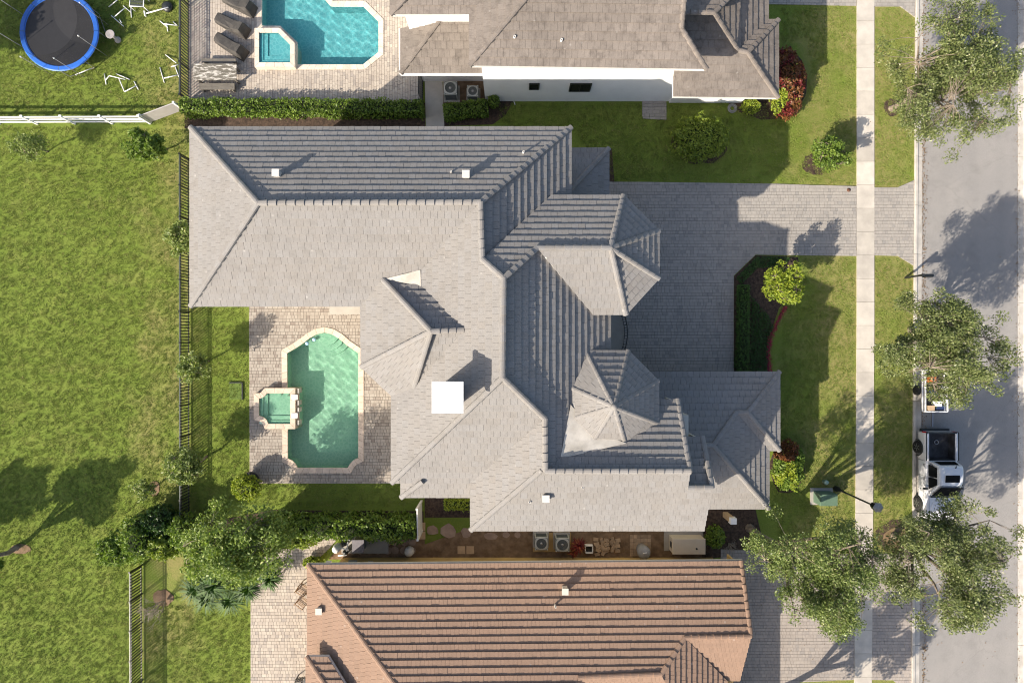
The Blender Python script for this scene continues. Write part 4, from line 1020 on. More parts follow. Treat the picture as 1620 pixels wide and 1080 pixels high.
a, b = P(239, 193.5), P(291, 174); mb = MB(); mb.bar(a + Vector((0, 0, .55)), b + Vector((0, 0, .55)), .05, 1.0); mb.build('panel', basic('weathered_vinyl', (.42, .4, .4), .6, .1), t)
for p in (a, b): mb = MB(); mb.box((p.x, p.y, .57), (.12, .12, 1.14)); mb.build('post', MAT['white'], t)
t = thing('side_gate', 'white gate post and gate at the side of the house', 'gate')
a, b = P(667, 792), P(668, 838)
mb = MB(); mb.bar(a + Vector((0, 0, .9)), b + Vector((0, 0, .9)), .07, 1.6); mb.build('panel', MAT['fascia'], t)
for p in (a, b): mb = MB(); mb.box((p.x, p.y, .9), (.12, .12, 1.8)); mb.build('post', MAT['fascia'], t)

# ------------------------------------------------------------------ trampoline
tr = thing('trampoline', 'round trampoline with blue pad and safety net', 'trampoline')
c = P(94, 50, .85); RO = 63 * (H - .85) / FPX; RI = RO - .33
MAT['blue'] = basic('blue_vinyl', (.03, .13, .5), .35, .12, 4, spec=.5); MAT['mat'] = basic('trampoline_mat', (.028, .028, .031), .6, .1, 3)
for k in range(8):
    mb = MB(); a0, a1 = 2 * math.pi * k / 8 + .006, 2 * math.pi * (k + 1) / 8 - .006; st = 6
    for j in range(st):
        b0, b1 = a0 + (a1 - a0) * j / st, a0 + (a1 - a0) * (j + 1) / st
        pr = [(RI, .845), (RI + .05, .9), (RO - .05, .9), (RO, .85)]
        for (r0, z0), (r1, z1) in zip(pr, pr[1:]): mb.face([(c.x + r0 * math.cos(b0), c.y + r0 * math.sin(b0), z0), (c.x + r1 * math.cos(b0), c.y + r1 * math.sin(b0), z1), (c.x + r1 * math.cos(b1), c.y + r1 * math.sin(b1), z1), (c.x + r0 * math.cos(b1), c.y + r0 * math.sin(b1), z0)], .5, True)
    mb.build('pad', MAT['blue'], tr)
mb = MB(); mb.face([(c.x + (RI + .02) * math.cos(R(a)), c.y + (RI + .02) * math.sin(R(a)), .84) for a in range(0, 360, 8)]); mb.build('mat', MAT['mat'], tr)
mb = MB(); mb.tube([(c.x + (RO - .06) * math.cos(R(a)), c.y + (RO - .06) * math.sin(R(a)), .8) for a in range(0, 361, 10)], .03, 6, cap=False); mb.build('frame_ring', MAT['grey'], tr)
tips = []
for k in range(8):
    a = R(20 + 45 * k); p = Vector((c.x + (RO + .1) * math.cos(a), c.y + (RO + .1) * math.sin(a), 0)); tips.append(p + Vector((0, 0, 2.35)))
    mb = MB(); mb.tube([p, p + Vector((0, 0, 2.3))], .018, 6); po = mb.build('pole', MAT['grey'], tr); mb = MB(); mb.lathe(p + Vector((0, 0, 2.28)), [(.035, 0), (.045, .05), (.02, .1), (0, .11)], 8); mb.build('pole_cap', MAT['white'], po)
    if k % 2 == 0: mb = MB(); q = Vector((c.x + (RO - .06) * math.cos(a + .35), c.y + (RO - .06) * math.sin(a + .35), 0)); p2 = Vector((c.x + (RO - .06) * math.cos(a - .35), c.y + (RO - .06) * math.sin(a - .35), 0)); mb.tube([q + Vector((0, 0, .8)), q + Vector((0, 0, .04)), p2 + Vector((0, 0, .04)), p2 + Vector((0, 0, .8))], .022, 6); mb.build('leg', MAT['grey'], tr)
g = NT('safety_net'); mesh_t = g.n('ShaderNodeBsdfTransparent', 0, {'Color': (1, 1, 1, 1)}); nd = g.pbsdf((.02, .02, .022, 1), .8, .1)
MAT['net'] = g.surf(g.n('ShaderNodeMixShader', 0, {0: .27, 1: mesh_t, 2: nd}))
mb = MB(); ring = [(c.x + (RI + .03) * math.cos(R(a)), c.y + (RI + .03) * math.sin(R(a))) for a in range(0, 361, 6)]
for (x0, y0), (x1, y1) in zip(ring, ring[1:]): mb.face([(x0, y0, .86), (x1, y1, .86), (x1, y1, 2.2), (x0, y0, 2.2)], .5, True)
mb.build('net', MAT['net'], tr)
# ------------------------------------------------------------------ things on the top left lawn
bb = thing('bird_bath', 'grey stone bird bath beside the trampoline', 'bird bath')
p = P(187, 64); MAT['stone'] = basic('cast_stone', (.36, .33, .32), .85, .15, 6)
mb = MB(); mb.lathe(p, [(.2, 0), (.2, .06), (.1, .14), (.08, .5), (.12, .62)], 14); mb.build('pedestal', MAT['stone'], bb)
mb = MB(); mb.lathe(p, [(.1, .6), (.26, .68), (.27, .72), (.24, .72), (.0, .68)], 18); mb.build('bowl', MAT['stone'], bb)
def frame(label, segs, rad=.028):
    t = thing('sports_hurdle', label, 'hurdle', group='white tube hurdles on the grass')
    for (x0, y0, z0), (x1, y1, z1) in segs: mb = MB(); mb.tube([P(x0, y0, z0), P(x1, y1, z1)], rad, 6); mb.build('tube', MAT['white'], t)
frame('toppled white tube hurdle nearest the fence panel', [((165, 117, .05), (168, 134, .05)), ((167, 127, .08), (173, 120, .3)), ((173, 120, .3), (198, 126, .3)), ((184, 117, .05), (205, 126, .08)), ((188, 124, .3), (197, 145.5, .06)), ((197, 145.5, .06), (216, 135.5, .08)), ((212, 129, .05), (219, 142, .05))])
frame('white tube hurdle standing by the black fence', [((253, 107, .04), (260, 131, .04)), ((259.5, 124, .3), (281, 119, .3)), ((277, 105, .04), (283, 122, .04)), ((271, 106, .05), (282, 102.5, .05)), ((262, 87, .05), (279, 100, .3))])
frame('toppled white tube hurdle between bird bath and fence', [((253, 33.5, .05), (265, 43.5, .05)), ((258, 38, .3), (280, 40.5, .3)), ((264.5, 43, .05), (265.5, 50, .05)), ((274, 35, .05), (281, 41, .05)), ((264, 37, .05), (264.5, 44, .3))])
frame('white tube hurdle beside the trampoline shadow', [((176, 25, .05), (195.5, 42, .05)), ((181, 27, .3), (198, 12.5, .3)), ((195, 9.5, .05), (207, 20, .05)), ((207, 13, .05), (208, 28, .05)), ((172, 11.5, .05), (186, 0, .3)), ((189, 31, .05), (192, 36, .3))])
frame('short white tube lying at the trampoline edge', [((120, 118.5, .06), (144, 108.5, .06)), ((120, 118.5, .06), (121, 119, .3))], .03)
t = thing('lawn_chair', 'small white framed chair with dark slats at the top lawn edge', 'chair')
q = [P(205, 10, .4), P(227, 11, .4), P(227.5, -6, .4), P(206, -6, .4)]
for k in range(4): mb = MB(); mb.tube([q[k], q[(k + 1) % 4]], .03, 6); mb.build('frame_tube', MAT['white'], t); mb = MB(); mb.tube([q[k], Vector((q[k].x * .995, q[k].y * .995, 0))], .025, 6); mb.build('leg', MAT['white'], t)
for f in (.15, .45, .75): mb = MB(); mb.bar(q[0].lerp(q[3], f), q[1].lerp(q[2], f), .14, .02); mb.build('slat', basic('dark_slat', (.05, .06, .05)), t)
t = thing('toy_hoop', 'fallen white post with black base on the top lawn', 'sports post')
mb = MB(); mb.tube([P(232, 21.5, .1), P(266, 12, .3)], .035, 8); mb.build('pole', MAT['white'], t)
mb = MB(); mb.lathe(P(266, 12), [(.32, 0), (.34, .12), (.2, .2), (0, .22)], 16); mb.build('base', MAT['black'], t)
mb = MB(); mb.bar(P(228.5, 18, .1), P(230, 26, .1), .06, .12); mb.build('backboard', MAT['white'], t)

# ------------------------------------------------------------------ loungers and table on the north terrace
MAT['cover'] = basic('grey_brown_cover', (.06, .056, .052), .7, .15, 5, (.045, .042, .04), 0, .7, 14); MAT['black_cloth'] = basic('black_cloth', (.02, .02, .02), .7, .2, 6)
def lounger(label, c, ang):
    t = thing('covered_lounger', label, 'lounger', loc=(c.x, c.y, 0), rz=ang, group='covered loungers by the turquoise pool')
    st = [(-1.05, .2, .28), (-1.0, .3, .36), (-.4, .34, .4), (.15, .35, .42), (.5, .35, .62), (.85, .35, .86), (.95, .34, .88), (1.08, .33, .5), (1.12, .33, .1)]
    mb = MB(); vs = []; rr = random.Random(int(c.x * 10))
    for x, w2, z in st:
        j = rr.uniform(-.02, .02)
        vs += [(x, -w2 - .03, .06), (x, -w2, z * .7), (x, -w2 * .75, z + j), (x, 0, z + .02 - j), (x, w2 * .75, z - j), (x, w2, z * .7), (x, w2 + .03, .06)]
    fs = [(i * 7 + j, i * 7 + j + 1, (i + 1) * 7 + j + 1, (i + 1) * 7 + j) for i in range(len(st) - 1) for j in range(6)]
    mb.add(vs, [f[::-1] for f in fs] + [tuple(range(7)), tuple(range(len(vs) - 1, len(vs) - 8, -1))]); mb.build('cover', MAT['cover'], t)
    for x in (-.9, .85):
        for yy in (-.3, .3): mb = MB(); mb.box((x, yy, .06), (.05, .05, .12)); mb.build('leg', MAT['black'], t)
    mb = MB(); mb.tube([(-.6, -.38, .3), (-.1, -.39, .34), (.4, -.39, .5)], .012, 5); mb.build('cord', MAT['black'], t)
lounger('covered lounger cut by the top edge of the photo', P(375, 3, .4), R(-27)); lounger('middle covered lounger beside the turquoise pool', P(364, 37, .4), R(-28)); lounger('covered lounger nearest the weathered table', P(362, 70, .4), R(-33))
g = NT('peeling_paint_wood'); wv = g.noise(1.0, 5, .7, vec=g.n('ShaderNodeMapping', 0, {'Vector': g.pos(), 'Scale': (2.2, 9, 2)}))
MAT['peel'] = g.surf(g.pbsdf(g.mix(g.ramp(wv, .5, .58), (.13, .12, .1, 1), (.5, .48, .44, 1)), .8, .2)); MAT['oldwood'] = basic('old_grey_wood', (.13, .12, .105), .85, .25, 6)
tb_ = thing('outdoor_table', 'weathered wooden table with flaking white paint', 'table'); p0, p1 = P(306, 101, .75), P(374, 127, .75)
for k in range(6):
    f0, f1 = k / 6, (k + 1) / 6; y0, y1 = p0.y + (p1.y - p0.y) * f0, p0.y + (p1.y - p0.y) * f1; mb = MB(); mb.box(((p0.x + p1.x) / 2, (y0 + y1) / 2, .74 + random.uniform(-.004, .004)), (p1.x - p0.x, abs(y1 - y0) - .012, .04)); mb.build('plank', MAT['peel'], tb_)
for sx in (p0.x + .15, p1.x - .15):
    for sy in (p0.y - .12, p1.y + .12): mb = MB(); mb.box((sx, sy, .36), (.1, .1, .72)); mb.build('leg', MAT['oldwood'], tb_)
def bench(label, px0, py0, px1, py1):
    t = thing('bench', label, 'bench', group='wooden benches at the weathered table'); a, b = P(px0, py0, .45), P(px1, py1, .45)
    for k in range(2):
        y = a.y + (b.y - a.y) * (k + .5) / 2; mb = MB(); mb.box(((a.x + b.x) / 2, y, .44), (b.x - a.x, abs(b.y - a.y) / 2 - .01, .04)); mb.build('plank', MAT['oldwood'], t)
    for x in (a.x + .15, b.x - .15): mb = MB(); mb.box((x, (a.y + b.y) / 2, .21), (.08, abs(b.y - a.y) * .9, .42)); mb.build('leg', MAT['oldwood'], t)
bench('wooden bench on the hedge side of the weathered table', 315, 132, 371, 142); bench('wooden bench on the lounger side of the weathered table', 319, 93, 373, 99)

# ------------------------------------------------------------------ air conditioners and side yard
MAT['ac'] = basic('ac_casing', (.36, .37, .35), .5, .1, 5); MAT['ac_dark'] = basic('ac_louvre', (.09, .1, .1), .5, .2, 8); MAT['ac_fan'] = basic('ac_fan', (.3, .3, .3), .4, .1, metal=.3)
def ac(label, base, s, h, m=None):
    t = thing('air_conditioner', label, 'air conditioner', loc=(base.x, base.y, 0)); m = m or MAT['ac']
    mb = MB(); mb.box((0, 0, .06), (s + .2, s + .2, .12)); mb.build('pad', MAT['slab'], t)
    mb = MB(); mb.box((0, 0, .12 + (h - .1) / 2), (s * .93, s * .93, h - .12)); mb.build('coil', MAT['ac_dark'], t)
    for sx in (-1, 1):
        for sy in (-1, 1): mb = MB(); mb.box((sx * s * .46, sy * s * .46, .12 + (h - .1) / 2), (.07, .07, h - .1)); mb.build('corner_post', m, t)
    for k in range(6):
        mb = MB(); zz = .22 + k * (h - .25) / 6; q = s / 2 - .01
        for a, b in (((-q, -q), (q, -q)), ((q, -q), (q, q)), ((q, q), (-q, q)), ((-q, q), (-q, -q))): mb.bar((*a, zz), (*b, zz), .03, .02)
        mb.build('louvre', MAT['ac_dark'], t)
    mb = MB(); o = []; n = 32
    for k in range(n):
        a = 2 * math.pi * k / n + math.pi / 4; cc, ss = math.cos(a), math.sin(a); kk = s / 2 / max(abs(cc), abs(ss)); kk = min(kk, s / 2 * 1.33); o.append((cc * kk, ss * kk, cc * s * .4, ss * s * .4))
    for k in range(n):
        a, b = o[k], o[(k + 1) % n]
        mb.face([(a[2], a[3], h + .03), (a[0], a[1], h), (b[0], b[1], h), (b[2], b[3], h + .03)]); mb.face([(a[0], a[1], h), (a[0], a[1], h - .09), (b[0], b[1], h - .09), (b[0], b[1], h)]); mb.face([(a[2], a[3], h + .03), (b[2], b[3], h + .03), (b[2], b[3], h - .15), (a[2], a[3], h - .15)])
    to_ = mb.build('top', m, t)
    for k in range(4):
        mb = MB(); a = 2 * math.pi * k / 4 + .4; pts = []
        for f, da in ((.08, -.5), (.37, -.34), (.37, .36), (.08, .5)): pts.append((s * f * math.cos(a + da), s * f * math.sin(a + da), h - .05 + (.04 if da > 0 else -.02)))
        mb.face(pts); mb.build('fan_blade', MAT['ac_fan'], to_)
    mb = MB(); mb.lathe((0, 0, h - .06), [(.09, 0), (.09, .08), (0, .09)], 12); mb.build('fan_hub', MAT['ac_fan'], to_)
    for f in (.12, .2, .28, .36): mb = MB(); mb.tube([(s * f * math.cos(R(a)), s * f * math.sin(R(a)), h + .025) for a in range(0, 361, 20)], .006, 4, cap=False); mb.build('guard_ring', MAT['ac_dark'], to_)
    return t
ac('larger air conditioner beside the path of the white house', P(715, 150), .8, .95); ac('smaller air conditioner beside the white house wall', P(749, 152), .66, .7)
ac('left air conditioner of the pair on the side yard pad', P(855.5, 852), .78, .8); ac('right air conditioner of the pair on the side yard pad', P(888, 854), .82, .8)
def slab(name, px, z, m, label=None, cat=None, th=None, group=None, parent=None):
    q = XY(px); q = q if area2(q) > 0 else q[::-1]; mb = MB(); mb.prism([(x, y, z) for x, y in q], [(x, y, 0.0) for x, y in q]); return mb.build(name, m, parent, label=label, cat=cat, group=group)
MAT['ochre_conc'] = basic('stained_pad', (.4, .28, .13), .85, .15, 2); MAT['sand_brick'] = basic('tan_paver_blocks', (.33, .24, .16), .85, .2, 4, None, .25); MAT['flag'] = basic('flagstone', (.3, .22, .17), .85, .25, 2.5, (.24, .17, .13), .2); MAT['board'] = basic('plywood_board', (.42, .3, .19), .8, .15, 3)
slab('equipment_pad', [(843, 842), (903, 842), (903, 872), (843, 872)], .06, MAT['ochre_conc'], 'ochre stained pad under the side yard air conditioners', 'pad')
# paved square with a covered grill, and the paver pile
t = thing('paver_square', 'square of tan pavers beside the ochre wall', 'paving')
for i in range(6):
    for j in range(6):
        p = P(999 + i * 5.6, 848 + j * 5.6); mb = MB(); mb.box((p.x, p.y, .03 + random.uniform(-.004, .004)), (.205, .205, .06), tint=random.random()); mb.build('paver', MAT['sand_brick'], t)
t = thing('covered_grill', 'round grey covered grill on the tan paver square', 'grill'); p = P(1014, 866)
mb = MB(); mb.lathe(p, [(.3, .0), (.36, .5), (.4, .75), (.34, .95), (.16, 1.06), (0, 1.08)], 18); mb.build('cover', MAT['grey'], t); mb = MB(); mb.bar(p + Vector((-.12, .05, 1.07)), p + Vector((.1, .1, 1.08)), .05, .03); mb.build('handle', MAT['white'], t)
r = random.Random(91)
for k in range(22):
    i, j = k % 5, k // 5; p = P(944 + i * 8 + r.uniform(-2, 2), 853 + j * 5.2 + r.uniform(-1.5, 1.5)); mb = MB(); mb.box((0, 0, 0), (.3, .2, .12), 0, r.random())
    z = .06 + .125 * r.choice((0, 0, 1)) if i < 3 else .06
    o = mb.build('paver_block', MAT['sand_brick'], label='loose tan paver block in the pile by the ochre wall', cat='paver block', group='pile of loose paver blocks'); o.location = (p.x, p.y, z + .002 * k); o.rotation_euler = (0, 0, r.uniform(-.5, .5) + (1.57 if i in (1, 3) else 0))
t = thing('crate', 'small black and white crate beside the paver pile', 'crate'); p = P(931, 866)
mb = MB()
for dx, dy, sx, sy in ((-.22, 0, .04, .48), (.22, 0, .04, .48), (0, -.22, .48, .04), (0, .22, .48, .04)): mb = MB(); mb.box((p.x + dx, p.y + dy, .16), (sx if sx > .1 else .04, sy if sy > .1 else .04, .32)); mb.build('side', MAT['white'], t)
mb = MB(); mb.box((p.x, p.y, .06), (.4, .4, .08)); mb.build('content', MAT['black'], t)
t = thing('generator', 'beige standby generator box under the eave', 'generator'); p0, p1 = P(1058, 846), P(1108, 866); MAT['beige'] = basic('beige_metal', (.55, .48, .39), .5, .06, 2)
slab('pad', [(1050, 838), (1112, 838), (1112, 870), (1050, 870)], .08, MAT['slab'], parent=t)
cx_, cy_, dx_, dy_ = (p0.x + p1.x) / 2, (p0.y + p1.y) / 2, p1.x - p0.x, abs(p0.y - p1.y)
mb = MB(); mb.box((cx_, cy_, .46), (dx_, dy_ + .1, .76)); mb.build('housing', MAT['beige'], t)
mb = MB(); mb.box((cx_, cy_, .87), (dx_ + .06, dy_ + .16, .07), taper=.97); mb.build('lid', MAT['beige'], t); mb = MB(); mb.lathe((cx_ + .45, cy_ - .12, .9), [(.06, 0), (.06, .03), (0, .03)], 12); mb.build('exhaust', MAT['black'], t)
mb = MB(); mb.box((cx_ - dx_ / 2 - .01, cy_, .5), (.03, .35, .3)); mb.build('vent_grille', MAT['black'], t)
t = thing('meter_box', 'white meter box at the corner of the grey house', 'meter box'); p = P(1147, 813); mb = MB(); mb.box((p.x, p.y, .5), (.3, .3, 1.0)); mb.build('post', MAT['board'], t); mb = MB(); mb.box((p.x + .05, p.y - .05, 1.05), (.36, .36, .4)); mb.build('box', MAT['white'], t)
# stepping stones, boards, flagstones
for k, (x, y, rx, ry, lab) in enumerate([(684, 838, 11, 7, 'grey rectangular stepping stone beside the wooden boards'), (708, 839, 13, 11, 'large brown stepping stone nearest the boards'), (738, 842, 9, 8, 'brown stepping stone at the eave corner'), (776, 847, 10, 7, 'pale stepping stone under the south eave'), (800, 845, 6, 5, 'small stepping stone under the south eave'), (818, 845, 5, 5, 'small stepping stone nearest the air conditioners')]):
    slab('stepping_stone', blob(x, y, rx, ry, 9, .22, 100 + k), .055, MAT['flag'], lab, 'stepping stone', group='stepping stones in the side yard')
for k, (x, y, lab) in enumerate([(667, 832, 'top tan board by the white side gate'), (667, 846, 'middle tan board by the side gate'), (730, 869, 'left tan paving square on the side lawn'), (744, 869, 'right tan paving square on the side lawn')]):
    slab('paving_board', [(x - 6, y - 6), (x + 6, y - 6), (x + 6, y + 6), (x - 6, y + 6)], .07, MAT['board'], lab, 'board')
fy = link('equipment_yard', None, kind='structure'); r = random.Random(95)
for i in range(9):
    for j in range(3):
        x, y = 545 + i * 13.5 + r.uniform(-1.5, 1.5), 843 + j * 13.5
        slab('flagstone', blob(x, y, 6.6, 6.4, 8, .14, i * 7 + j), .045, MAT['flag'], parent=fy)
slab('equipment_pad', [(541, 844), (615, 844), (615, 874), (541, 874)], .1, MAT['slab'], 'grey concrete pad under the pool equipment', 'pad')
t = thing('pool_heater', 'grey box shaped pool heater on the concrete pad', 'pool heater'); p = P(572, 856); mb = MB(); mb.box((p.x, p.y, .5), (.6, .65, .8)); mb.build('casing', MAT['grey'], t); mb = MB(); mb.box((p.x + .04, p.y + .04, .93), (.7, .75, .06)); mb.build('lid', basic('heater_lid', (.16, .15, .17), .5), t)
for k in (-1, 1): mb = MB(); mb.box((p.x + .1 * k, p.y - .34, .75), (.12, .03, .08)); mb.build('vent_grille', MAT['black'], t)
t = thing('pool_pump', 'black pool pumps with white pipework beside the heater', 'pump'); p = P(548, 862)
for k, (dx, dy) in enumerate(((0, .25), (.05, -.3), (-.35, 0))): mb = MB(); mb.lathe(p + Vector((dx, dy, .1)), [(.16, 0), (.17, .3), (.12, .42), (0, .44)], 14); mb.build('pump_housing', MAT['black'], t)
for a, b in (((-.4, -.5, .35), (.1, -.45, .4)), ((.1, -.45, .4), (.25, .4, .55)), ((-.5, .1, .5), (.3, -.1, .55)), ((-.2, .45, .3), (.5, .42, .35)), ((-.55, -.4, .2), (-.3, .3, .5))): mb = MB(); mb.tube([p + Vector(a), p + Vector(b)], .045, 8); mb.build('pipe', MAT['white'], t)
mb = MB(); mb.lathe(P(537, 862), [(.22, .1), (.26, .4), (.22, .75), (.08, .86), (0, .87)], 16); mb.build('filter_tank', MAT['white'], label='white filter tank beside the pool pumps', cat='tank')
mb = MB(); mb.lathe(P(649, 869), [(.2, 0), (.3, .2), (.26, .5), (.12, .62), (0, .64)], 14); mb.build('covered_urn', basic('pale_sheet', (.6, .58, .56), .7, .2, 8), label='pale wrapped urn at the end of the equipment yard', cat='urn')
def wall_unit(label, x, w, h, m):
    mb = MB(); p = P(x, 881); mb.box((p.x, p.y + .1, 1.3), (w, .22, h)); mb.build('wall_box', m, label=label, cat='electric box', group='boxes on the ochre wall')
wall_unit('white box on the ochre wall near the pumps', 530, .3, .45, MAT['white']); wall_unit('grey electric panel on the ochre wall', 566, .5, .6, MAT['grey']); wall_unit('cream box on the ochre wall', 594, .3, .3, MAT['beige'])
# patio chairs under the eave
def patio_chair(label, p, rz, m):
    t = thing('patio_chair', label, 'chair', loc=(p.x, p.y, 0), rz=rz, group='slatted chairs on the cream patio')
    for k in range(6): mb = MB(); mb.box((-.25 + k * .1, 0, .42), (.06, .55, .03)); mb.build('slat', m, t)
    for k in range(5): mb = MB(); mb.box((-.2 + k * .1, .32, .68), (.05, .03, .5)); mb.build('back_slat', m, t)
    for sx in (-.28, .28):
        mb = MB(); mb.box((sx, .02, .62), (.06, .6, .04)); mb.build('armrest', m, t)
        for sy in (-.25, .3): mb = MB(); mb.box((sx, sy, .31), (.05, .05, .62)); mb.build('leg', m, t)
MAT['teak'] = basic('weathered_teak', (.28, .2, .14), .8, .2, 6)
patio_chair('upper slatted wooden chair half under the terracotta eave', P(484, 927), R(58), MAT['teak']); patio_chair('lower slatted wooden chair half under the terracotta eave', P(483, 947), R(52), MAT['teak']); patio_chair('black metal chair at the bottom of the patio', P(482, 1072), R(10), MAT['black'])

# ------------------------------------------------------------------ street furniture
t = thing('lamp_post', 'black lamp post with lantern beside the sidewalk', 'lamp post'); p = P(1322, 772)
mb = MB(); mb.lathe(p, [(.16, 0), (.16, .25), (.08, .5), (.055, .9), (.045, 3.5), (.06, 3.55)], 12); mb.build('pole', MAT['black'], t)
mb = MB(); mb.lathe(p + Vector((0, 0, 3.55)), [(.07, 0), (.2, .1), (.24, .5), (.26, .52)], 6, smooth=False); mb.build('lantern', MAT['glass'], t)
mb = MB(); mb.lathe(p + Vector((0, 0, 4.07)), [(.29, 0), (.16, .14), (.04, .2), (.0, .3)], 6, smooth=False); mb.build('lantern_roof', MAT['grey'], t)
t = thing('mailbox', 'black mailbox on a post beside the kerb', 'mailbox'); p = P(1432, 439.5)
mb = MB(); mb.box((p.x, p.y, .75), (.1, .1, 1.5)); mb.box((p.x, p.y, 1.53), (.15, .15, .06)); mb.build('post', MAT['black'], t); mb = MB(); mb.bar((p.x, p.y, 1.02), (p.x + .7, p.y, 1.02), .07); mb.build('arm', MAT['black'], t)
mb = MB(); pts = [(-.1, 0), (-.1, .16)] + [(-.1 * math.cos(R(a)), .16 + .1 * math.sin(R(a))) for a in range(20, 180, 20)] + [(.1, .16), (.1, 0)]
mb.prism([(p.x + .78, p.y + x, 1.07 + z) for x, z in pts], [(p.x + .28, p.y + x, 1.07 + z) for x, z in pts], bottom=True); mb.build('box', MAT['black'], t)
t = thing('transformer', 'green utility transformer box beside the lamp post', 'utility box'); MAT['green_box'] = basic('utility_green', (.1, .16, .11), .5, .1, 3)
p0, p1 = P(1297, 781, .85), P(1325, 800, .85); cx_, cy_, dx_, dy_ = (p0.x + p1.x) / 2, (p0.y + p1.y) / 2, p1.x - p0.x, abs(p0.y - p1.y)
mb = MB(); mb.box((cx_, cy_, .04), (dx_ + .3, dy_ + .3, .08)); mb.build('pad', MAT['slab'], t); mb = MB(); mb.box((cx_, cy_, .46), (dx_ * .96, dy_ * .96, .76)); mb.build('cabinet', MAT['green_box'], t); mb = MB(); mb.box((cx_, cy_, .87), (dx_, dy_, .08), taper=.95); mb.build('lid', MAT['green_box'], t)
mb = MB(); mb.lathe(P(1303, 761), [(.12, 0), (.12, .28), (.15, .3), (.1, .38), (0, .4)], 12); mb.build('utility_pedestal', basic('pale_green_plastic', (.3, .42, .36), .5), label='short pale green utility pedestal beside the transformer', cat='utility box')
mb = MB(); mb.lathe(P(1342, 301), [(.12, .04), (.12, .062), (0, .064)], 14); mb.build('drain_cover', basic('rusty_iron', (.12, .06, .04), .8), label='small rusty round cover in the driveway', cat='drain cover')
t = thing('drain_grate', 'square dark grate in the lawn beside the pool', 'drain')
p0, p1 = P(363, 605), P(384, 632); mb = MB(); mb.box(((p0.x + p1.x) / 2, (p0.y + p1.y) / 2, .0), (p1.x - p0.x, p0.y - p1.y, .03)); mb.build('lid', basic('grassed_lid', (.1, .15, .03), .9, .4, 12), t)
for a, b in (((p0.x, p0.y), (p1.x, p0.y)), ((p1.x, p0.y), (p1.x, p1.y))): mb = MB(); mb.bar((*a, .05), (*b, .05), .06, .08); mb.build('frame', MAT['black'], t)
t = thing('hose_reel', 'round coiled hose on the mulch under the white wall', 'hose'); p = P(1158, 172)
for k in range(4): mb = MB(); mb.tube([(p.x + (.14 + .045 * k) * math.cos(R(a)), p.y + (.14 + .045 * k) * math.sin(R(a)), .04 + .02 * (k % 2)) for a in range(0, 361, 15)], .018, 6); mb.build('coil', MAT['grey'], t)
mb = MB(); mb.tube([P(792, 159, .1), P(812, 158, .12), P(815, 166, .05)], .03, 6); mb.build('drain_pipe', MAT['white'], label='white drain pipe bent out from the white wall', cat='pipe')

# ------------------------------------------------------------------ pickup truck (local: +y is the tail, x across)
def carpaint(name, col):
    g = NT(name); return g.surf(g.pbsdf((*col, 1), .28, .5, 0, None, ins={'Coat Weight': .8, 'Coat Roughness': .05}))
MAT['paint'] = carpaint('white_car_paint', (.6, .6, .62)); MAT['tyre'] = basic('tyre_rubber', (.02, .02, .02), .85, .2); MAT['alloy'] = basic('alloy', (.3, .3, .31), .3, .1, metal=.8); MAT['liner'] = basic('bed_liner', (.02, .02, .022), .5, .4, 4, (.05, .05, .055)); MAT['red_lamp'] = basic('red_lamp', (.35, .01, .01), .2, .05)
yr, yf = -6.42, -9.82; ox = 25.62
tk = thing('pickup_truck', 'white crew cab pickup truck with black bed parked at the kerb', 'pickup', loc=(ox, yr, 0))
W = .97
def loft(name, secs, m, par, sub=True, smooth=True):
    """secs: list of (y, [(x,z)...]) with equal counts, skinned along y"""
    mb = MB(); n = len(secs[0][1]); vs = [(x, y, z) for y, pr in secs for x, z in pr]
    fs = [(i * n + j, i * n + (j + 1) % n, (i + 1) * n + (j + 1) % n, (i + 1) * n + j) for i in range(len(secs) - 1) for j in range(n)]
    k = len(vs); mb.add(vs, fs + [tuple(range(n))[::-1], tuple(range(k - n, k))], .5, smooth); o = mb.build(name, m, par)
    if sub: md = o.modifiers.new('round', 'SUBSURF'); md.levels = md.render_levels = 2
    return o
def body_sec(w, zt, zb, crown=.03):
    return [(-w * .93, zb), (-w, zb + .12), (-w, zt - .22), (-w * .965, zt - .05), (-w * .9, zt), (0, zt + crown), (w * .9, zt), (w * .965, zt - .05), (w, zt - .22), (w, zb + .12), (w * .93, zb)]
# lower body: nose to rear of cab, then bed sides
loft('body', [(-4.32, body_sec(.7, .82, .42)), (-4.24, body_sec(.86, .95, .36)), (-4.0, body_sec(.93, 1.04, .34)), (-3.4, body_sec(W, 1.1, .34)), (-2.75, body_sec(W, 1.14, .34)), (-2.4, body_sec(W, 1.13, .34, 0)), (-.75, body_sec(W, 1.13, .34, 0)), (-.68, body_sec(W, 1.13, .34, 0)), (-.675, body_sec(W, 1.13, .34, 0))], MAT['paint'], tk)
loft('hood', [(-4.2, [(-.66, .93), (-.6, .98), (0, 1.01), (.6, .98), (.66, .93)]), (-3.9, [(-.72, 1.04), (-.64, 1.085), (0, 1.12), (.64, 1.085), (.72, 1.04)]), (-2.82, [(-.78, 1.12), (-.7, 1.165), (0, 1.2), (.7, 1.165), (.78, 1.12)])], MAT['paint'], tk)
for s in (-1, 1):
    pr = [(s * .8, .4), (s * .8, 1.15), (s * .88, 1.165), (s * .935, 1.12), (s * .955, .92), (s * .955, .48), (s * .9, .36)]
    loft('bed_side', [(y_, pr if s > 0 else pr[::-1]) for y_ in (-.67, .16, .9, .99)], MAT['paint'], tk, False)
mb = MB(); mb.box((0, .98, .82), (1.5, .08, .62)); tg = mb.build('tailgate', MAT['paint'], tk); mb = MB(); mb.box((0, .985, 1.145), (1.9, .1, .03)); mb.build('tailgate_cap', MAT['black'], tg)
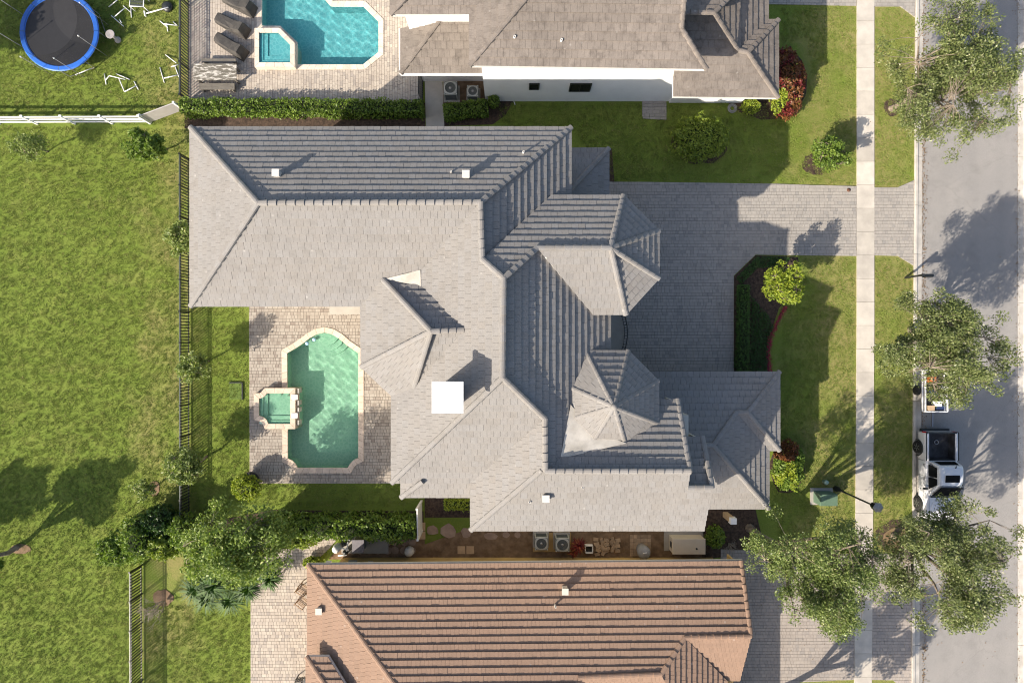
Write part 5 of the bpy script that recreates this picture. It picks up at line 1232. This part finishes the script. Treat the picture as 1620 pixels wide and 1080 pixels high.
mb = MB(); mb.box((0, .15, .6), (1.52, 1.6, .06)); bf = mb.build('bed_floor', MAT['liner'], tk)
for x in (-.755, .755): mb = MB(); mb.box((x, .15, .86), (.02, 1.58, .5)); mb.build('bed_liner', MAT['liner'], tk)
mb = MB(); mb.box((0, -.63, .88), (1.5, .03, .52)); mb.build('bed_liner', MAT['liner'], tk)
mb = MB(); mb.tube([(.12 * math.cos(R(a)), .35 + .12 * math.sin(R(a)), .66) for a in range(0, 361, 30)], .03, 6, cap=False); mb.build('tie_down_ring', MAT['alloy'], bf)
for s in (-1, 1):
    mb = MB(); mb.box((s * .955, .16, 1.15), (.05, 1.66, .02)); mb.build('bed_rail', MAT['black'], tk)
    mb = MB(); mb.box((s * .88, 1.0, .93), (.16, .06, .3)); mb.build('tail_light', MAT['red_lamp'], tk)
    mb = MB(); mb.box((s * .68, -4.27, .82), (.3, .1, .14)); mb.build('headlight', MAT['glass'], tk)
# cab: glasshouse and roof
cab = [(-2.72, 1.14, .8, .8), (-1.98, 1.8, .62, .8), (-1.3, 1.87, .66, .8), (-.95, 1.83, .66, .8), (-.72, 1.15, .8, .8)]
def cab_sec(zt, wt): return [(-.86, 1.1), (-wt - .02, zt - .05), (-wt + .08, zt), (0, zt + .03), (wt - .08, zt), (wt + .02, zt - .05), (.86, 1.1)]
loft('cab', [(-2.74, cab_sec(1.16, .84)), (-2.72, cab_sec(1.2, .83)), (-2.02, cab_sec(1.8, .7)), (-1.86, cab_sec(1.88, .71)), (-1.3, cab_sec(1.92, .72)), (-.96, cab_sec(1.9, .72)), (-.82, cab_sec(1.84, .72)), (-.7, cab_sec(1.2, .83)), (-.69, cab_sec(1.16, .84))], MAT['paint'], tk)
def pane(name, pts, par=tk, m=None): mb = MB(); mb.face(pts); return mb.build(name, m or MAT['tinted'], par)
pane('windshield', [(-.78, -2.71, 1.29), (.78, -2.71, 1.29), (.62, -2.1, 1.86), (-.62, -2.1, 1.86)])
pane('rear_window', [(-.62, -.685, 1.3), (.62, -.685, 1.3), (.54, -.8, 1.72), (-.54, -.8, 1.72)][::-1])
pane('sunroof', [(-.42, -2.0 + .22, 1.915), (.42, -2.0 + .22, 1.915), (.42, -1.36, 1.945), (-.42, -1.36, 1.945)])
for s in (-1, 1):
    for y0, y1, y0t, y1t in ((-2.35, -1.62, -1.98, -1.62), (-1.56, -.85, -1.56, -.98)):
        pts = [(s * .875, y0, 1.2), (s * .875, y1, 1.2), (s * .76, y1t, 1.73), (s * .76, y0t, 1.73)]; pane('side_window', pts if s > 0 else pts[::-1])
    mb = MB(); mb.box((s * 1.06, -2.3, 1.2), (.2, .1, .15)); mb.build('mirror', MAT['black'], tk)
    for y in (-1.75, -.95): mb = MB(); mb.box((s * .985, y, .98), (.03, .16, .035)); mb.build('door_handle', MAT['black'], tk)
    for y in (0.0, yf - yr):
        t2 = link('wheel', None, tk, loc=(s * .88, y, .39)); mb = MB(); prof = [(.24, -.12), (.37, -.12), (.39, -.08), (.39, .08), (.37, .12), (.24, .12)]; mb.lathe((0, 0, 0), prof, 24); mb.v = [(z, x, y_) for x, y_, z in mb.v]; mb.build('tyre', MAT['tyre'], t2)
        mb = MB(); mb.lathe((0, 0, 0), [(0, -.09), (.25, -.09), (.25, .09), (0, .09)], 20); 
        for a in range(0, 360, 60): mb.bar((.04 * math.cos(R(a)), .04 * math.sin(R(a)), s * .11), (.23 * math.cos(R(a)), .23 * math.sin(R(a)), s * .11), .05, .03)
        mb.v = [(z, x, y_) for x, y_, z in mb.v]; mb.build('rim', MAT['alloy'], t2)
        mb = MB(); mb.tube([(s * .975, y + .47 * math.cos(R(a)), .39 + .47 * math.sin(R(a))) for a in range(-10, 191, 20)], .045, 6); mb.build('wheel_arch', MAT['black'], tk)
mb = MB(); mb.box((0, 1.07, .5), (1.7, .16, .16)); mb.build('rear_bumper', MAT['black'], tk); mb = MB(); mb.box((0, -4.33, .5), (1.6, .16, .22)); mb.build('front_bumper', MAT['black'], tk)
for y in (-2.42, -1.6, -.7):
    for s in (-1, 1): mb = MB(); mb.box((s * .972, y, .78), (.006, .014, .62)); mb.build('door_seam', MAT['black'], tk)
for s in (-1, 1): mb = MB(); mb.tube([(s * .7, -4.1, 1.005), (s * .745, -3.85, 1.075), (s * .8, -2.84, 1.15)], .008, 4); mb.build('hood_seam', MAT['black'], tk)
mb = MB(); mb.box((0, -2.8, 1.185), (1.5, .1, .02)); mb.build('wiper_cowl', MAT['black'], tk)
mb = MB(); mb.box((0, -4.3, .78), (.9, .08, .2)); mb.build('grille', MAT['black'], tk)
mb = MB(); mb.tube([(.2, -.95, 1.86), (.2, -.9, 1.93), (.2, -.8, 1.95)], [.05, .035, .01], 6); mb.build('antenna', MAT['black'], tk)

# ------------------------------------------------------------------ trailer and its load
tl = thing('trailer', 'small white framed utility trailer loaded with containers', 'trailer'); p0, p1 = P(1463, 586, .75), P(1498, 651, .75)
x0, x1, y0, y1 = p0.x, p1.x, p1.y, p0.y; cx_, cy_ = (x0 + x1) / 2, (y0 + y1) / 2
mb = MB(); mb.box((cx_, cy_, .5), (x1 - x0, y1 - y0, .06)); mb.build('bed', basic('dark_plywood', (.05, .045, .04), .8, .3), tl)
for a, b in (((x0, y0), (x1, y0)), ((x1, y0), (x1, y1)), ((x1, y1), (x0, y1)), ((x0, y1), (x0, y0))):
    for zz in (.56, .8): mb = MB(); mb.bar((*a, zz), (*b, zz), .06); mb.build('rail', MAT['white'], tl)
for x in (x0, cx_, x1):
    for y in (y0, y1): mb = MB(); mb.box((x, y, .66), (.05, .05, .3)); mb.build('stake', MAT['white'], tl)
mb = MB(); mb.bar((cx_, y0, .48), (cx_, y0 - .95, .45), .08); mb.build('tongue', MAT['alloy'], tl)
for s, x in ((-1, x0 - .14), (1, x1 + .14)):
    mb = MB(); mb.lathe((0, 0, 0), [(.12, -.08), (.27, -.08), (.29, -.04), (.29, .04), (.27, .08), (.12, .08)], 18); mb.v = [(x + z, cy_ + a, .29 + b) for a, b, z in mb.v]; wo = mb.build('wheel', MAT['tyre'], tl); mb = MB(); mb.lathe((0, 0, 0), [(0, -.06), (.13, -.06), (.13, .06), (0, .06)], 14); mb.v = [(x + z, cy_ + a, .29 + b) for a, b, z in mb.v]; mb.build('rim', MAT['alloy'], wo)
def bucket(label, px, m, r0=.15, h=.38):
    t = thing('bucket', label, 'bucket', group='buckets on the trailer'); p = P(*px, .55); p.z = .535
    mb = MB(); mb.lathe(p, [(r0 * .85, 0), (r0, h), (r0 * .92, h), (r0 * .9, h - .03), (0, h - .04)], 16); mb.build('pail', m, t); mb = MB(); mb.tube([p + Vector((r0 * math.cos(R(a)), r0 * math.sin(R(a)), h)) for a in range(0, 361, 20)], .015, 5, cap=False); mb.build('rim', MAT['white'], t)
bucket('white bucket at the tail corner of the trailer', (1490, 634), MAT['white']); bucket('grey bucket beside the white bucket on the trailer', (1489, 625), MAT['ac']); bucket('white bucket in the middle of the trailer', (1486, 612), MAT['white'])
for lab, px, sz, m in (('pale plastic box on the trailer', (1480, 638), (.34, .28, .3), 'white'), ('blue box at the back of the trailer', (1484, 644), (.4, .22, .25), 'navy'), ('brown cardboard box in the trailer corner', (1470, 645), (.36, .3, .22), 'board'), ('orange box under the tree end of the trailer', (1471, 600), (.36, .3, .3), 'orange'), ('small blue box in the middle of the trailer', (1476, 620), (.35, .3, .25), 'navy')):
    MAT.setdefault('navy', basic('navy_plastic', (.03, .05, .12), .5)); MAT.setdefault('orange', basic('orange_plastic', (.5, .14, .04), .5)); MAT.setdefault('yellow', basic('yellow_plastic', (.55, .42, .12), .5))
    t = thing('storage_box', lab, 'box'); p = P(*px, .6); mb = MB(); mb.box((p.x, p.y, .535 + sz[2] / 2), sz, taper=1.06); mb.build('bin', MAT[m], t); mb = MB(); mb.box((p.x, p.y, .55 + sz[2]), (sz[0] * 1.1, sz[1] * 1.1, .035)); mb.build('lid', MAT[m], t)

# ------------------------------------------------------------------ fallen leaves along the gutters and under the street trees
mb = MB(); r = random.Random(404)
for _ in range(2600):
    if r.random() < .55: p = P(kx(540) + 14 + abs(r.gauss(0, 4)), r.uniform(-20, 1100)); z = .04
    elif r.random() < .6: p = P(1615 - abs(r.gauss(0, 5)), r.uniform(-20, 1100)); z = .035
    else: c = r.choice(((1500, 120), (1510, 560), (1400, 900), (1500, 950), (1300, 930))); p = P(c[0] + r.gauss(0, 50), c[1] + r.gauss(0, 50)); z = .075
    leaf(mb, Vector((p.x, p.y, z)), .09, r, 3.0)
mb.build('leaf_litter', MAT['litter'], label='brown fallen leaves along the gutters', cat='leaves', kind='stuff')
